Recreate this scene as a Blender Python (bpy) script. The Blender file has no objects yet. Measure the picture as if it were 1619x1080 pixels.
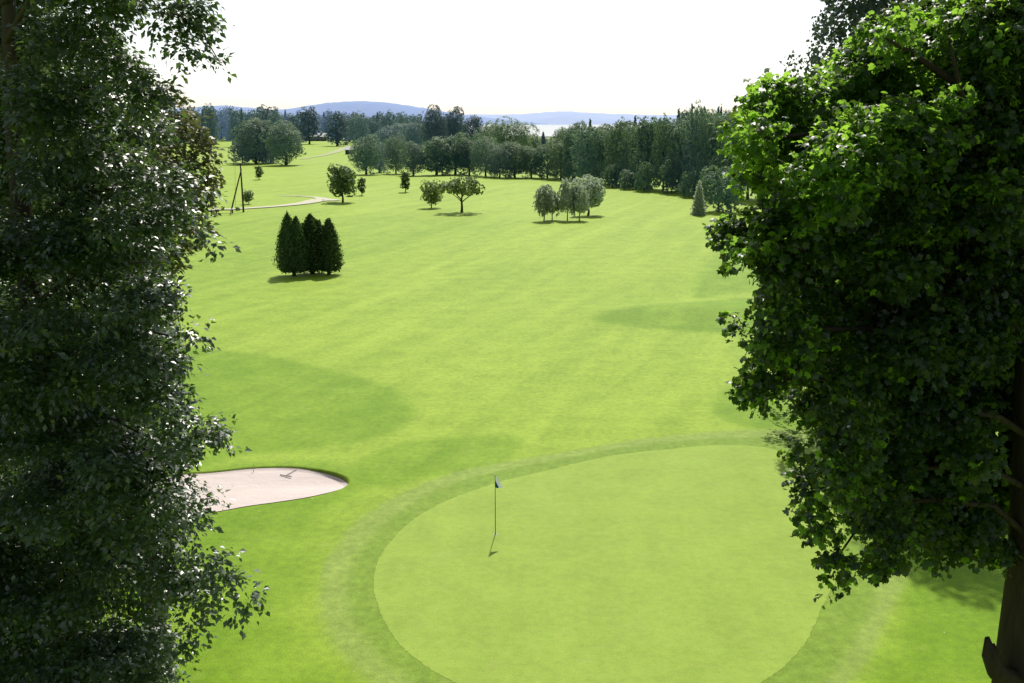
import bpy, math
import numpy as np
from mathutils import Vector, geometry

rng = np.random.default_rng(7)
SC = bpy.context.scene
COL = SC.collection
R = math.radians

# ------------------------------------------------------------------ camera frame (photo pixels 1619 x 1080)
CAMZ, PITCH, LENS = 14.2, R(12.4), 35.0
F = 1619 * LENS / 36.0
CX, CY = 809.5, 540.0
SUN_EL, SUN_AZ = R(50), R(6)


def smooth(a, b, x):
    t = np.clip((np.asarray(x, float) - a) / (b - a), 0, 1)
    return t * t * (3 - 2 * t)


def ray(px, py):
    u, v = (px - CX) / F, (CY - py) / F
    c, s = math.cos(PITCH), math.sin(PITCH)
    return np.array([u, c + v * s, -s + v * c])


def flat(px, py):
    d = ray(px, py)
    t = -CAMZ / d[2]
    return d[0] * t, d[1] * t


def at_depth(px, py, y):
    """world point on the line of sight at distance y in front of the tower"""
    d = ray(px, py)
    return np.array([d[0] / d[1] * y, y, CAMZ + d[2] / d[1] * y])


def resample(pts, n=160, closed=True):
    """smooth Catmull-Rom resampling"""
    P = np.asarray(pts, float)
    m = len(P)
    out = []
    per = max(2, n // m)
    rngi = range(m) if closed else range(m - 1)
    for i in rngi:
        if closed:
            p0, p1, p2, p3 = P[(i - 1) % m], P[i], P[(i + 1) % m], P[(i + 2) % m]
        else:
            p0, p1, p2, p3 = P[max(i - 1, 0)], P[i], P[i + 1], P[min(i + 2, m - 1)]
        for k in range(per):
            t = k / per
            out.append(0.5 * ((2 * p1) + (-p0 + p2) * t + (2 * p0 - 5 * p1 + 4 * p2 - p3) * t * t
                              + (-p0 + 3 * p1 - 3 * p2 + p3) * t ** 3))
    if not closed:
        out.append(P[-1])
    return np.array(out)


def sdist(x, y, poly):
    """signed distance to a polygon, positive inside"""
    x = np.asarray(x, float); y = np.asarray(y, float)
    d = np.full(x.shape, 1e9)
    inside = np.zeros(x.shape, bool)
    n = len(poly)
    for i in range(n):
        ax, ay = poly[i]; bx, by = poly[(i + 1) % n]
        ex, ey = bx - ax, by - ay
        L = ex * ex + ey * ey + 1e-12
        t = np.clip(((x - ax) * ex + (y - ay) * ey) / L, 0, 1)
        d = np.minimum(d, np.hypot(x - ax - t * ex, y - ay - t * ey))
        cond = (ay > y) != (by > y)
        xi = ex * (y - ay) / (ey if abs(ey) > 1e-9 else 1e-9) + ax
        inside ^= cond & (x < xi)
    return np.where(inside, d, -d)


def pxpoly(pts, n=160):
    return resample([flat(*p) for p in pts], n)


GREEN = pxpoly([(588, 925), (598, 880), (640, 830), (700, 793), (780, 764), (860, 744), (960, 721), (1060, 709), (1150, 703),
                (1230, 712), (1300, 755), (1335, 830), (1330, 900), (1303, 960), (1268, 1030), (1200, 1085), (1090, 1130),
                (930, 1140), (800, 1115), (700, 1072), (640, 1030), (603, 980)], 220)
APRON = pxpoly([(550, 925), (562, 880), (602, 832), (664, 788), (740, 757), (820, 738), (900, 723), (1000, 705), (1090, 696), (1170, 692),
                (1260, 698), (1350, 745), (1395, 830), (1395, 900), (1375, 965), (1335, 1040), (1280, 1100), (1130, 1160),
                (930, 1175), (760, 1145), (660, 1085), (600, 1035), (560, 980)], 220)
FRINGE = pxpoly([(504, 935), (516, 885), (560, 828), (630, 782), (715, 748), (800, 730), (890, 715), (1000, 696), (1090, 686), (1180, 680),
                 (1290, 684), (1385, 735), (1440, 830), (1440, 900), (1408, 970), (1372, 1045), (1310, 1110), (1150, 1185),
                 (930, 1205), (740, 1175), (630, 1115), (565, 1060), (518, 1000)], 220)
BUNKER = pxpoly([(235, 762), (270, 751), (331, 747), (402, 740), (460, 739), (500, 743), (534, 750), (551, 759), (549, 768), (530, 777),
                 (490, 787), (440, 795), (390, 802), (340, 811), (285, 818), (245, 808), (228, 785)], 170)
BUNK_TIP = np.array(flat(540, 756))
LUSH = pxpoly([(250, 560), (400, 560), (520, 585), (610, 612), (652, 645), (630, 678), (540, 702), (400, 718), (240, 728)], 60)
LUSH2 = pxpoly([(560, 735), (640, 700), (740, 690), (820, 690), (825, 715), (780, 738), (690, 752), (600, 770)], 60)
LUSH3 = pxpoly([(1128, 640), (1160, 612), (1260, 600), (1330, 640), (1300, 680), (1190, 676), (1145, 664)], 60)
MOUNDR = pxpoly([(935, 508), (1030, 492), (1130, 476), (1260, 465), (1400, 470), (1400, 530), (1200, 530), (1030, 522)], 60)  # darker, greener band across the mound
EDGER = pxpoly([(1092, 462), (1100, 435), (1125, 412), (1180, 395), (1300, 380), (1300, 455), (1180, 460), (1110, 470)], 60)
LEFTR = pxpoly([(100, 900), (330, 820), (450, 800), (560, 770), (505, 870), (480, 940), (510, 1030), (620, 1120), (600, 1200), (0, 1300)], 80)
RIGHTR = pxpoly([(1440, 820), (1500, 780), (1800, 800), (1900, 1100), (1500, 1250), (1250, 1200), (1390, 1060), (1430, 960)], 60)
FARL = pxpoly([(330, 500), (520, 430), (700, 380), (860, 352), (700, 340), (400, 340), (200, 380)], 60)


def terrain(x, y):
    x = np.asarray(x, float); y = np.asarray(y, float)
    d = np.hypot(x, y)
    fade = smooth(48, 80, d) * (1 - smooth(380, 600, d))
    h = fade * (0.28 * np.sin(.062 * x + .021 * y + 1.0) * np.sin(.043 * y - .018 * x)
                + 0.12 * np.sin(.17 * x - .06 * y + .5) * np.sin(.081 * y + .05 * x))
    mx, my = flat(1120, 498)
    h = h + 0.75 * np.exp(-((x - mx) / 9) ** 2 - ((y - my) / 4.5) ** 2) * smooth(47, 58, d)
    s = sdist(x, y, BUNKER)
    tip = np.exp(-((x - BUNK_TIP[0]) ** 2 / 5 + (y - BUNK_TIP[1]) ** 2 / 1.2))
    back = smooth(37.0, 38.5, y)
    lip = 0.025 + 0.05 * back + 0.17 * tip
    h = h - lip * smooth(0.0, 0.12, s) - 0.10 * smooth(.2, 2.4, s)
    bk = .05 * back + .01
    h = h + bk * np.exp(-(s / 1.2) ** 2) * (s <= 0) + bk * (s > 0) * (1 - smooth(0, .12, s))
    return h


def ground(px, py):
    d = ray(px, py)
    z = 0.0
    for _ in range(8):
        t = (z - CAMZ) / d[2]
        x, y = d[0] * t, d[1] * t
        z = float(terrain(x, y))
    return np.array([x, y, z])


# ------------------------------------------------------------------ object helpers
def np_mesh(name, V, Fq, smooth_shade=False):
    V = np.asarray(V, np.float32); Fq = np.asarray(Fq, np.int32)
    k = Fq.shape[1]
    me = bpy.data.meshes.new(name)
    me.vertices.add(len(V)); me.vertices.foreach_set('co', V.ravel())
    me.loops.add(Fq.size); me.loops.foreach_set('vertex_index', Fq.ravel())
    me.polygons.add(len(Fq))
    me.polygons.foreach_set('loop_start', np.arange(0, Fq.size, k, dtype=np.int32))
    if smooth_shade:
        me.polygons.foreach_set('use_smooth', np.ones(len(Fq), bool))
    me.update(calc_edges=True)
    return me


def py_mesh(name, V, Fs, smooth_shade=False):
    me = bpy.data.meshes.new(name)
    me.from_pydata([tuple(map(float, v)) for v in V], [], Fs)
    if smooth_shade:
        me.polygons.foreach_set('use_smooth', np.ones(len(me.polygons), bool))
    me.update()
    return me


def obj(name, me, mat=None, parent=None):
    o = bpy.data.objects.new(name, me)
    COL.objects.link(o)
    if mat is not None:
        if len(me.materials) == 0:
            me.materials.append(mat)
        if me.materials[0] is not mat:
            o.material_slots[0].link = 'OBJECT'
            o.material_slots[0].material = mat
    if parent is not None:
        o.parent = parent
    return o


def thing(name, label, cat, loc=(0, 0, 0), group=None, rz=0.0):
    o = bpy.data.objects.new(name, None)
    o.empty_display_size = 0.3
    COL.objects.link(o)
    o.location = tuple(map(float, loc)); o.rotation_euler = (0, 0, rz)
    o['label'] = label; o['category'] = cat
    if group:
        o['group'] = group
    return o


def struct(name, me, mat):
    o = obj(name, me, mat)
    o['kind'] = 'structure'
    return o


class MB:
    def __init__(self):
        self.V, self.F = [], []

    def add(self, V, Fs):
        b = len(self.V)
        self.V += [tuple(v) for v in V]
        self.F += [[i + b for i in f] for f in Fs]

    def box(self, c, s):
        x, y, z = c; a, b, h = s[0] / 2, s[1] / 2, s[2] / 2
        self.add([(x + i * a, y + j * b, z + k * h) for k in (-1, 1) for j in (-1, 1) for i in (-1, 1)],
                 [(0, 2, 3, 1), (4, 5, 7, 6), (0, 1, 5, 4), (2, 6, 7, 3), (0, 4, 6, 2), (1, 3, 7, 5)])

    def tube(self, pts, radii, n=8, wob=0.0):
        pts = [np.asarray(p, float) for p in pts]
        rings = []
        b = len(self.V)
        for i, p in enumerate(pts):
            t = pts[min(i + 1, len(pts) - 1)] - pts[max(i - 1, 0)]
            t = t / (np.linalg.norm(t) + 1e-9)
            a = np.cross(t, [0.3, 1, 0.1]); a /= np.linalg.norm(a) + 1e-9
            c = np.cross(t, a)
            for k in range(n):
                th = 2 * math.pi * k / n
                r = radii[i] * (1 + wob * math.sin(3 * th + i * .9) + wob * .6 * math.sin(7 * th - i * 1.7))
                self.V.append(tuple(p + r * (math.cos(th) * a + math.sin(th) * c)))
        for i in range(len(pts) - 1):
            for k in range(n):
                k2 = (k + 1) % n
                self.F.append([b + i * n + k, b + i * n + k2, b + (i + 1) * n + k2, b + (i + 1) * n + k])
        self.F.append([b + k for k in range(n)][::-1])
        self.F.append([b + (len(pts) - 1) * n + k for k in range(n)])

    def mesh(self, name, smooth_shade=False):
        return py_mesh(name, self.V, self.F, smooth_shade)


# ------------------------------------------------------------------ materials
def new_mat(name):
    m = bpy.data.materials.new(name)
    m.use_nodes = True
    nt = m.node_tree
    nt.nodes.clear()
    out = nt.nodes.new('ShaderNodeOutputMaterial')
    return m, nt, out


def N(nt, typ, **kw):
    n = nt.nodes.new(typ)
    for k, v in kw.items():
        if k.startswith('i_'):
            key = k[2:].replace('_', ' ')
            n.inputs[key].default_value = v
        else:
            setattr(n, k, v)
    return n


def ramp(nt, src, stops):
    r = nt.nodes.new('ShaderNodeValToRGB')
    el = r.color_ramp.elements
    while len(el) < len(stops):
        el.new(0.5)
    for e, (p, c) in zip(el, stops):
        e.position = p
        e.color = (*c, 1) if len(c) == 3 else c
    nt.links.new(src, r.inputs[0])
    return r.outputs[0]


def mixc(nt, f, a, b, blend='MIX'):
    m = nt.nodes.new('ShaderNodeMix')
    m.data_type = 'RGBA'; m.blend_type = blend
    for sock, v in ((m.inputs[0], f), (m.inputs[6], a), (m.inputs[7], b)):
        if isinstance(v, bpy.types.NodeSocket):
            nt.links.new(v, sock)
        elif isinstance(v, (int, float)):
            sock.default_value = v
        else:
            sock.default_value = (*v, 1)
    return m.outputs[2]


def math_n(nt, op, a, b=0.0, c=None, clamp=False):
    m = nt.nodes.new('ShaderNodeMath'); m.operation = op; m.use_clamp = clamp
    for i, v in enumerate((a, b, c)):
        if v is None:
            continue
        if isinstance(v, bpy.types.NodeSocket):
            nt.links.new(v, m.inputs[i])
        else:
            m.inputs[i].default_value = v
    return m.outputs[0]


def noise(nt, vec, scale, detail=4, rough=.55, dist=0.0):
    n = N(nt, 'ShaderNodeTexNoise')
    n.inputs['Scale'].default_value = scale
    n.inputs['Detail'].default_value = detail
    n.inputs['Roughness'].default_value = rough
    n.inputs['Distortion'].default_value = dist
    if vec is not None:
        nt.links.new(vec, n.inputs['Vector'])
    return n.outputs['Fac']


def leaf_mat(name, dark, light, trans, tmix=0.35, rough=0.42, spec=0.5, twarm=None, vary=1.0, haze_glow=None):
    """leaf: glossy reflecting side plus light passing through the blade"""
    m, nt, out = new_mat(name)
    geo = N(nt, 'ShaderNodeNewGeometry')
    oi = N(nt, 'ShaderNodeObjectInfo')
    tc = N(nt, 'ShaderNodeTexCoord')
    isl = geo.outputs['Random Per Island']
    big = noise(nt, geo.outputs['Position'], 0.45, 3)
    f = math_n(nt, 'MULTIPLY_ADD', isl, .6, math_n(nt, 'MULTIPLY_ADD', big, 1.2, -.4), clamp=True)
    c = mixc(nt, f, dark, light)
    hsv = N(nt, 'ShaderNodeHueSaturation')
    nt.links.new(math_n(nt, 'MULTIPLY_ADD', oi.outputs['Random'], .03 * vary, .5 - .015 * vary), hsv.inputs['Hue'])
    nt.links.new(math_n(nt, 'MULTIPLY_ADD', oi.outputs['Random'], .5 * vary, 1 - .25 * vary), hsv.inputs['Value'])
    nt.links.new(c, hsv.inputs['Color'])
    p = N(nt, 'ShaderNodeBsdfPrincipled')
    nt.links.new(hsv.outputs[0], p.inputs['Base Color'])
    p.inputs['Roughness'].default_value = rough
    p.inputs['Specular IOR Level'].default_value = spec
    if haze_glow:                                            # faint blue glow painted on far leaves in place of haze
        p.inputs['Emission Color'].default_value = (*haze_glow, 1); p.inputs['Emission Strength'].default_value = 1.0 / (1 - tmix)
    t = N(nt, 'ShaderNodeBsdfTranslucent')
    tcx = mixc(nt, isl, trans, twarm or trans)
    nt.links.new(tcx, t.inputs['Color'])
    mx = N(nt, 'ShaderNodeMixShader')
    mx.inputs[0].default_value = tmix
    nt.links.new(p.outputs[0], mx.inputs[1]); nt.links.new(t.outputs[0], mx.inputs[2])
    nt.links.new(mx.outputs[0], out.inputs['Surface'])
    return m


def bark_mat(name, a, b, scale=6.0, bump=.6):
    m, nt, out = new_mat(name)
    tc = N(nt, 'ShaderNodeTexCoord')
    mp = N(nt, 'ShaderNodeMapping'); mp.inputs['Scale'].default_value = (1, 1, .22)
    nt.links.new(tc.outputs['Object'], mp.inputs['Vector'])
    n1 = noise(nt, mp.outputs[0], scale, 6, .65, .8)
    n2 = noise(nt, tc.outputs['Object'], .8, 3)
    c = mixc(nt, math_n(nt, 'MULTIPLY_ADD', n1, 2.2, -.6, clamp=True), a, b)
    c = mixc(nt, math_n(nt, 'MULTIPLY', n2, .5), c, (.05, .055, .035))
    p = N(nt, 'ShaderNodeBsdfPrincipled'); p.inputs['Roughness'].default_value = .9
    p.inputs['Specular IOR Level'].default_value = .15
    nt.links.new(c, p.inputs['Base Color'])
    bp = N(nt, 'ShaderNodeBump'); bp.inputs['Strength'].default_value = bump; bp.inputs['Distance'].default_value = .05
    nt.links.new(n1, bp.inputs['Height']); nt.links.new(bp.outputs[0], p.inputs['Normal'])
    nt.links.new(p.outputs[0], out.inputs['Surface'])
    return m


def plain_mat(name, a, b=None, rough=.7, scale=4.0, spec=.3, metallic=0.0):
    m, nt, out = new_mat(name)
    tc = N(nt, 'ShaderNodeTexCoord')
    n1 = noise(nt, tc.outputs['Object'], scale, 5, .6)
    c = mixc(nt, n1, a, b or tuple(v * .8 for v in a))
    p = N(nt, 'ShaderNodeBsdfPrincipled'); p.inputs['Roughness'].default_value = rough
    p.inputs['Specular IOR Level'].default_value = spec; p.inputs['Metallic'].default_value = metallic
    nt.links.new(c, p.inputs['Base Color'])
    nt.links.new(p.outputs[0], out.inputs['Surface'])
    return m


def grass_mat(name, rough_c, fair_c, use_attr=True, edge=False, stripe=.5, fine=.35, mow=None, wear=None):
    """turf: world-space mottling at several sizes, long mowing streaks, a fine blade grain"""
    m, nt, out = new_mat(name)
    geo = N(nt, 'ShaderNodeNewGeometry')
    P = geo.outputs['Position']
    rot = N(nt, 'ShaderNodeMapping'); rot.vector_type = 'POINT'
    rot.inputs['Rotation'].default_value = (0, 0, R(18.6))
    rot.inputs['Scale'].default_value = (1, 1, 1)
    nt.links.new(P, rot.inputs['Vector'])
    st = N(nt, 'ShaderNodeMapping'); st.inputs['Scale'].default_value = (.34, .028, 1)
    nt.links.new(rot.outputs[0], st.inputs['Vector'])
    streak = noise(nt, st.outputs[0], 1.0, 5, .6, .6)
    st2 = N(nt, 'ShaderNodeMapping'); st2.inputs['Scale'].default_value = (.08, .5, 1)
    nt.links.new(P, st2.inputs['Vector'])
    streak2 = noise(nt, st2.outputs[0], 1.0, 5, .6, .4)
    big = noise(nt, P, .06, 5, .6, .8)
    mid = noise(nt, P, .55, 5, .6)
    small = noise(nt, P, 3.2, 4, .65)
    grain = noise(nt, P, 22, 3, .7)
    if use_attr:
        at = N(nt, 'ShaderNodeAttribute'); at.attribute_name = 'fair'
        base_f = at.outputs['Fac']
    else:
        base_f = None
    # blend factor between lush long grass and pale short grass
    var = math_n(nt, 'MULTIPLY_ADD', big, .5, -.25)
    var = math_n(nt, 'ADD', var, math_n(nt, 'MULTIPLY_ADD', streak, 2.4 * stripe, -1.2 * stripe))
    var = math_n(nt, 'ADD', var, math_n(nt, 'MULTIPLY_ADD', streak2, .9 * stripe, -.45 * stripe))
    patch = noise(nt, P, .22, 6, .68, .8)
    var = math_n(nt, 'ADD', var, math_n(nt, 'MULTIPLY_ADD', mid, .6, -.3))
    var = math_n(nt, 'ADD', var, math_n(nt, 'MULTIPLY_ADD', patch, .6 * max(stripe, .25), -.3 * max(stripe, .25)))
    f = math_n(nt, 'ADD', base_f if base_f is not None else .6, var, clamp=True)
    c = mixc(nt, f, rough_c, fair_c)
    if use_attr:                                       # mown rings round the putting green
        fv = math_n(nt, 'MULTIPLY_ADD', mid, .8, math_n(nt, 'MULTIPLY_ADD', small, .8, -.3), clamp=True)
        for nm_, lo_, hi_ in (('fringe', (.185, .284, .034), (.252, .335, .070)), ('apron', (.132, .238, .008), (.182, .286, .024))):
            ar = N(nt, 'ShaderNodeAttribute'); ar.attribute_name = nm_
            c = mixc(nt, ar.outputs['Fac'], c, mixc(nt, fv, lo_, hi_))
    # fine light and dark
    g = math_n(nt, 'ADD', math_n(nt, 'MULTIPLY_ADD', grain, fine * 1.6, 1 - fine * .8),
               math_n(nt, 'MULTIPLY_ADD', small, fine * 1.1, -fine * .55))
    g = math_n(nt, 'ADD', g, math_n(nt, 'MULTIPLY_ADD', mid, .28, -.14))
    g = math_n(nt, 'ADD', g, math_n(nt, 'MULTIPLY_ADD', streak, .45 * stripe, -.225 * stripe))
    gv = N(nt, 'ShaderNodeCombineColor')
    for k in range(3):
        nt.links.new(g, gv.inputs[k])
    c = mixc(nt, 1.0, c, gv.outputs[0], 'MULTIPLY')
    # dry specks
    dry = math_n(nt, 'MULTIPLY', math_n(nt, 'MULTIPLY_ADD', noise(nt, P, 1.3, 6, .7), 5, -2.9, clamp=True), .35)
    c = mixc(nt, dry, c, (.36, .36, .12))
    if use_attr:                                        # clover heads and fallen leaves
        vo = N(nt, 'ShaderNodeTexVoronoi'); vo.inputs['Scale'].default_value = 1.7
        nt.links.new(P, vo.inputs['Vector'])
        dot = math_n(nt, 'LESS_THAN', vo.outputs['Distance'], .045)
        sx = N(nt, 'ShaderNodeSeparateColor'); nt.links.new(vo.outputs['Color'], sx.inputs[0])
        dot = math_n(nt, 'MULTIPLY', dot, math_n(nt, 'GREATER_THAN', sx.outputs[0], .86))
        dot = math_n(nt, 'MULTIPLY', dot, math_n(nt, 'SUBTRACT', .75, base_f, clamp=True))
        c = mixc(nt, dot, c, (.62, .62, .40))
    else:                                               # faint up-and-down mowing of the green
        wv_ = N(nt, 'ShaderNodeMapping'); wv_.inputs['Scale'].default_value = (1.1, .03, 1)
        nt.links.new(P, wv_.inputs['Vector'])
        gs = noise(nt, wv_.outputs[0], 1.0, 3, .6)
        c = mixc(nt, math_n(nt, 'MULTIPLY_ADD', gs, 1.4, -.45, clamp=True), c, mixc(nt, 1.0, c, (.86, .91, .80), 'MULTIPLY'))
        c = mixc(nt, math_n(nt, 'MULTIPLY', math_n(nt, 'MULTIPLY_ADD', patch, 4, -2.25, clamp=True), .18), c, (.33, .38, .11))
    if use_attr:
        a2 = N(nt, 'ShaderNodeAttribute'); a2.attribute_name = 'soil'
        c = mixc(nt, a2.outputs['Fac'], c, (.10, .08, .05))
        a3 = N(nt, 'ShaderNodeAttribute'); a3.attribute_name = 'wood'
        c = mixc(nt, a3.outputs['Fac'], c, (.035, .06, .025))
    p = N(nt, 'ShaderNodeBsdfPrincipled'); p.inputs['Roughness'].default_value = .75
    p.inputs['Specular IOR Level'].default_value = .18
    p.inputs['Sheen Weight'].default_value = .0
    nt.links.new(c, p.inputs['Base Color'])
    bp = N(nt, 'ShaderNodeBump'); bp.inputs['Strength'].default_value = .5; bp.inputs['Distance'].default_value = .04
    hh = math_n(nt, 'ADD', math_n(nt, 'MULTIPLY', small, 1.2), grain)
    nt.links.new(hh, bp.inputs['Height']); nt.links.new(bp.outputs[0], p.inputs['Normal'])
    surf = p.outputs[0]
    if edge:
        ae = N(nt, 'ShaderNodeAttribute'); ae.attribute_name = 'edge'
        nz = noise(nt, P, 5, 4, .7)
        nz2 = noise(nt, P, 1.1, 3, .6)
        al = math_n(nt, 'ADD', math_n(nt, 'MULTIPLY', ae.outputs['Fac'], 1.3), math_n(nt, 'MULTIPLY_ADD', nz, 1.6, -1.1))
        al = math_n(nt, 'ADD', al, math_n(nt, 'MULTIPLY_ADD', nz2, .8, -.4))
        al = math_n(nt, 'MULTIPLY_ADD', al, 6.0, -.4, clamp=True)
        tr = N(nt, 'ShaderNodeBsdfTransparent')
        mx = N(nt, 'ShaderNodeMixShader')
        nt.links.new(al, mx.inputs[0]); nt.links.new(tr.outputs[0], mx.inputs[1]); nt.links.new(surf, mx.inputs[2])
        surf = mx.outputs[0]
    nt.links.new(surf, out.inputs['Surface'])
    return m


M_GROUND = grass_mat('turf', (.140, .262, .001), (.304, .418, .038), fine=.75, stripe=.36)
M_GREEN = grass_mat('green_turf', (.224, .338, .034), (.285, .392, .056), use_attr=False, edge=True, stripe=.14, fine=.36)

# ------------------------------------------------------------------ world, sun, camera
W = bpy.data.worlds.new('World'); SC.world = W
W.use_nodes = True
wn = W.node_tree
bg = wn.nodes['Background']
sky = wn.nodes.new('ShaderNodeTexSky')
sky.sky_type = 'NISHITA'; sky.sun_disc = False
sky.sun_elevation = SUN_EL; sky.sun_rotation = SUN_AZ
sky.air_density = 1.0; sky.dust_density = 1.0; sky.ozone_density = 1.0
bw = wn.nodes.new('ShaderNodeRGBToBW'); wn.links.new(sky.outputs[0], bw.inputs[0])
hz = mixc(wn, .6, sky.outputs[0], bw.outputs[0])          # thin bright haze over the whole sky
wn.links.new(hz, bg.inputs[0])
bg.inputs[1].default_value = 0.15

sd = np.array([math.sin(SUN_AZ) * math.cos(SUN_EL), math.cos(SUN_AZ) * math.cos(SUN_EL), math.sin(SUN_EL)])
L = bpy.data.lights.new('sun', 'SUN'); L.energy = 5.0; L.angle = R(.53); L.color = (1, .95, .86)
lo = bpy.data.objects.new('sun', L); COL.objects.link(lo)
lo.rotation_euler = Vector(-sd).to_track_quat('-Z', 'Y').to_euler()
lo.location = (0, 60, 80)

cam = bpy.data.cameras.new('camera'); cam.lens = LENS; cam.sensor_width = 36; cam.clip_end = 60000; cam.clip_start = .1
co = bpy.data.objects.new('camera', cam); COL.objects.link(co)
co.location = (0, 0, CAMZ); co.rotation_euler = (math.pi / 2 - PITCH, 0, 0)
SC.camera = co
SC.view_settings.view_transform = 'Standard'
SC.view_settings.look = 'None'; SC.view_settings.exposure = 0; SC.view_settings.gamma = 1
SC.cycles.max_bounces = 8; SC.cycles.transmission_bounces = 5; SC.cycles.transparent_max_bounces = 12
SC.cycles.use_denoising = True

# ------------------------------------------------------------------ ground sheet
def axis_steps(segs):
    out = []
    for a, b, s in segs:
        n = max(1, int(round((b - a) / s)))
        out += list(np.linspace(a, b, n, endpoint=False))
    out.append(segs[-1][1])
    return np.array(out)


bx0, by0 = BUNKER.min(0) - .5; bx1, by1 = BUNKER.max(0) + .5
xs = axis_steps([(-30, bx0, .7), (bx0, bx1, .06), (bx1, 19, .28), (19, 30, .6)])
far = [30]
while far[-1] < 14000:
    far.append(far[-1] * 1.055 + .3)
far = np.array(far[1:])
xs = np.concatenate([-far[::-1], xs, far])
ys = axis_steps([(-20, 15, 1.5), (15, 23, .5), (23, by0, .28), (by0, by1, .06), (by1, 50, .28), (50, 70, .5)])
fy = [70]
while fy[-1] < 14000:
    fy.append(fy[-1] * 1.018 + .2)
ys = np.concatenate([[-14000, -3000, -800, -200, -60], ys, fy[1:]])
X, Y = np.meshgrid(xs, ys)
Z = np.zeros_like(X)
near = (np.hypot(X, Y) < 700)
Z[near] = terrain(X[near], Y[near])
nx, ny = len(xs), len(ys)
V = np.stack([X.ravel(), Y.ravel(), Z.ravel()], 1)
ii = (np.arange(ny - 1)[:, None] * nx + np.arange(nx - 1)[None]).ravel()
Fq = np.stack([ii, ii + 1, ii + nx + 1, ii + nx], 1)
gm = np_mesh('grass_ground', V, Fq, True)
xx, yy = X.ravel(), Y.ravel()
fair = np.full(xx.shape, .60)
nm = (np.hypot(xx, yy) < 400)
for poly, amt, w in ((LUSH, -.50, .55), (LUSH2, -.40, .5), (LUSH3, -.5, .35), (MOUNDR, -.5, .6), (EDGER, -.40, .9),
                     (LEFTR, -.48, 1.5), (RIGHTR, -.6, .8), (FARL, -.16, 8)):
    fair[nm] += amt * smooth(-w, w, sdist(xx[nm], yy[nm], poly))
dd = np.hypot(xx, yy)
fair += .08 * smooth(120, 200, dd)
sb = np.full(xx.shape, -9.0); nb = dd < 60
sb[nb] = sdist(xx[nb], yy[nb], BUNKER)
soil = smooth(.02, .07, sb) * .8
fair = fair - .30 * np.exp(-((sb + .2) / .8) ** 2)
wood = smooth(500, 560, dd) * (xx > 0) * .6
fringe = np.zeros(xx.shape); apron = np.zeros(xx.shape)
jag = .10 * np.sin(xx[nb] * 5.1 + yy[nb] * 2.3) + .08 * np.sin(yy[nb] * 7.7 - xx[nb] * 3.1)
fringe[nb] = .85 * smooth(-.10, .12, sdist(xx[nb], yy[nb], FRINGE) + jag * .25)
apron[nb] = .85 * smooth(-.15, .18, sdist(xx[nb], yy[nb], APRON) + jag * .3)
for nme, arr in (('fringe', fringe), ('apron', apron), ('fair', np.clip(fair, 0, 1)), ('soil', soil), ('wood', wood)):
    a = gm.attributes.new(nme, 'FLOAT', 'POINT')
    a.data.foreach_set('value', arr.astype(np.float32))
struct('grass_ground', gm, M_GROUND)


def sheet(name, poly, lift, mat, step, rings=(0, .06, .14, .28), inset=0.0, zf=terrain, ew=.28):
    """a sheet that lies on the terrain inside a closed outline, with an 'edge' attribute rising inward"""
    poly = np.asarray(poly)
    c = np.roll(poly, -1, 0) - np.roll(poly, 1, 0)
    nrm = np.stack([-c[:, 1], c[:, 0]], 1); nrm /= np.linalg.norm(nrm, axis=1)[:, None] + 1e-9
    area = np.sum(poly[:, 0] * np.roll(poly[:, 1], -1) - np.roll(poly[:, 0], -1) * poly[:, 1])
    if area < 0:
        nrm = -nrm
    pts, cons = [], []
    b = poly + nrm * inset
    for r in rings:
        k0 = len(pts)
        pts += [tuple(p) for p in poly + nrm * (inset + r)]
        if r == rings[0]:
            cons = [(k0 + i, k0 + (i + 1) % len(poly)) for i in range(len(poly))]
    gx, gy = np.meshgrid(np.arange(poly[:, 0].min(), poly[:, 0].max(), step), np.arange(poly[:, 1].min(), poly[:, 1].max(), step))
    s = sdist(gx.ravel(), gy.ravel(), poly)
    k = s > inset + rings[-1] + step * .4
    pts += list(zip(gx.ravel()[k], gy.ravel()[k]))
    vco, ed, fc, *_ = geometry.delaunay_2d_cdt([Vector(p) for p in pts], cons, [], 1, 1e-4)
    vx = np.array([(v.x, v.y) for v in vco])
    z = zf(vx[:, 0], vx[:, 1]) + lift
    me = py_mesh(name, np.column_stack([vx, z]), [list(f) for f in fc], True)
    e = np.clip((sdist(vx[:, 0], vx[:, 1], b)) / ew, 0, 1)
    a = me.attributes.new('edge', 'FLOAT', 'POINT')
    a.data.foreach_set('value', e.astype(np.float32))
    # faces up
    if me.polygons[0].normal.z < 0:
        me.flip_normals()
    return struct(name, me, mat)


sheet('putting_green', GREEN, .006, M_GREEN, .8, rings=(0, .03, .08, .16), ew=.16)

# sand
m, nt, out = new_mat('sand')
geo = N(nt, 'ShaderNodeNewGeometry')
P = geo.outputs['Position']
mpS = N(nt, 'ShaderNodeMapping'); mpS.inputs['Scale'].default_value = (.5, 2.5, 1); mpS.inputs['Rotation'].default_value = (0, 0, R(8))
nt.links.new(P, mpS.inputs['Vector'])
ft = noise(nt, P, 3.2, 2, .5); s1 = noise(nt, mpS.outputs[0], 1.6, 5, .6); s2 = noise(nt, P, 26, 3, .6); s3 = noise(nt, P, .9, 4)
c = mixc(nt, s3, (.56, .475, .44), (.665, .58, .545))
c = mixc(nt, math_n(nt, 'MULTIPLY_ADD', s1, 2, -1.15, clamp=True), c, (.50, .43, .41))
p = N(nt, 'ShaderNodeBsdfPrincipled'); p.inputs['Roughness'].default_value = .95; p.inputs['Specular IOR Level'].default_value = .1
nt.links.new(c, p.inputs['Base Color'])
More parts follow.
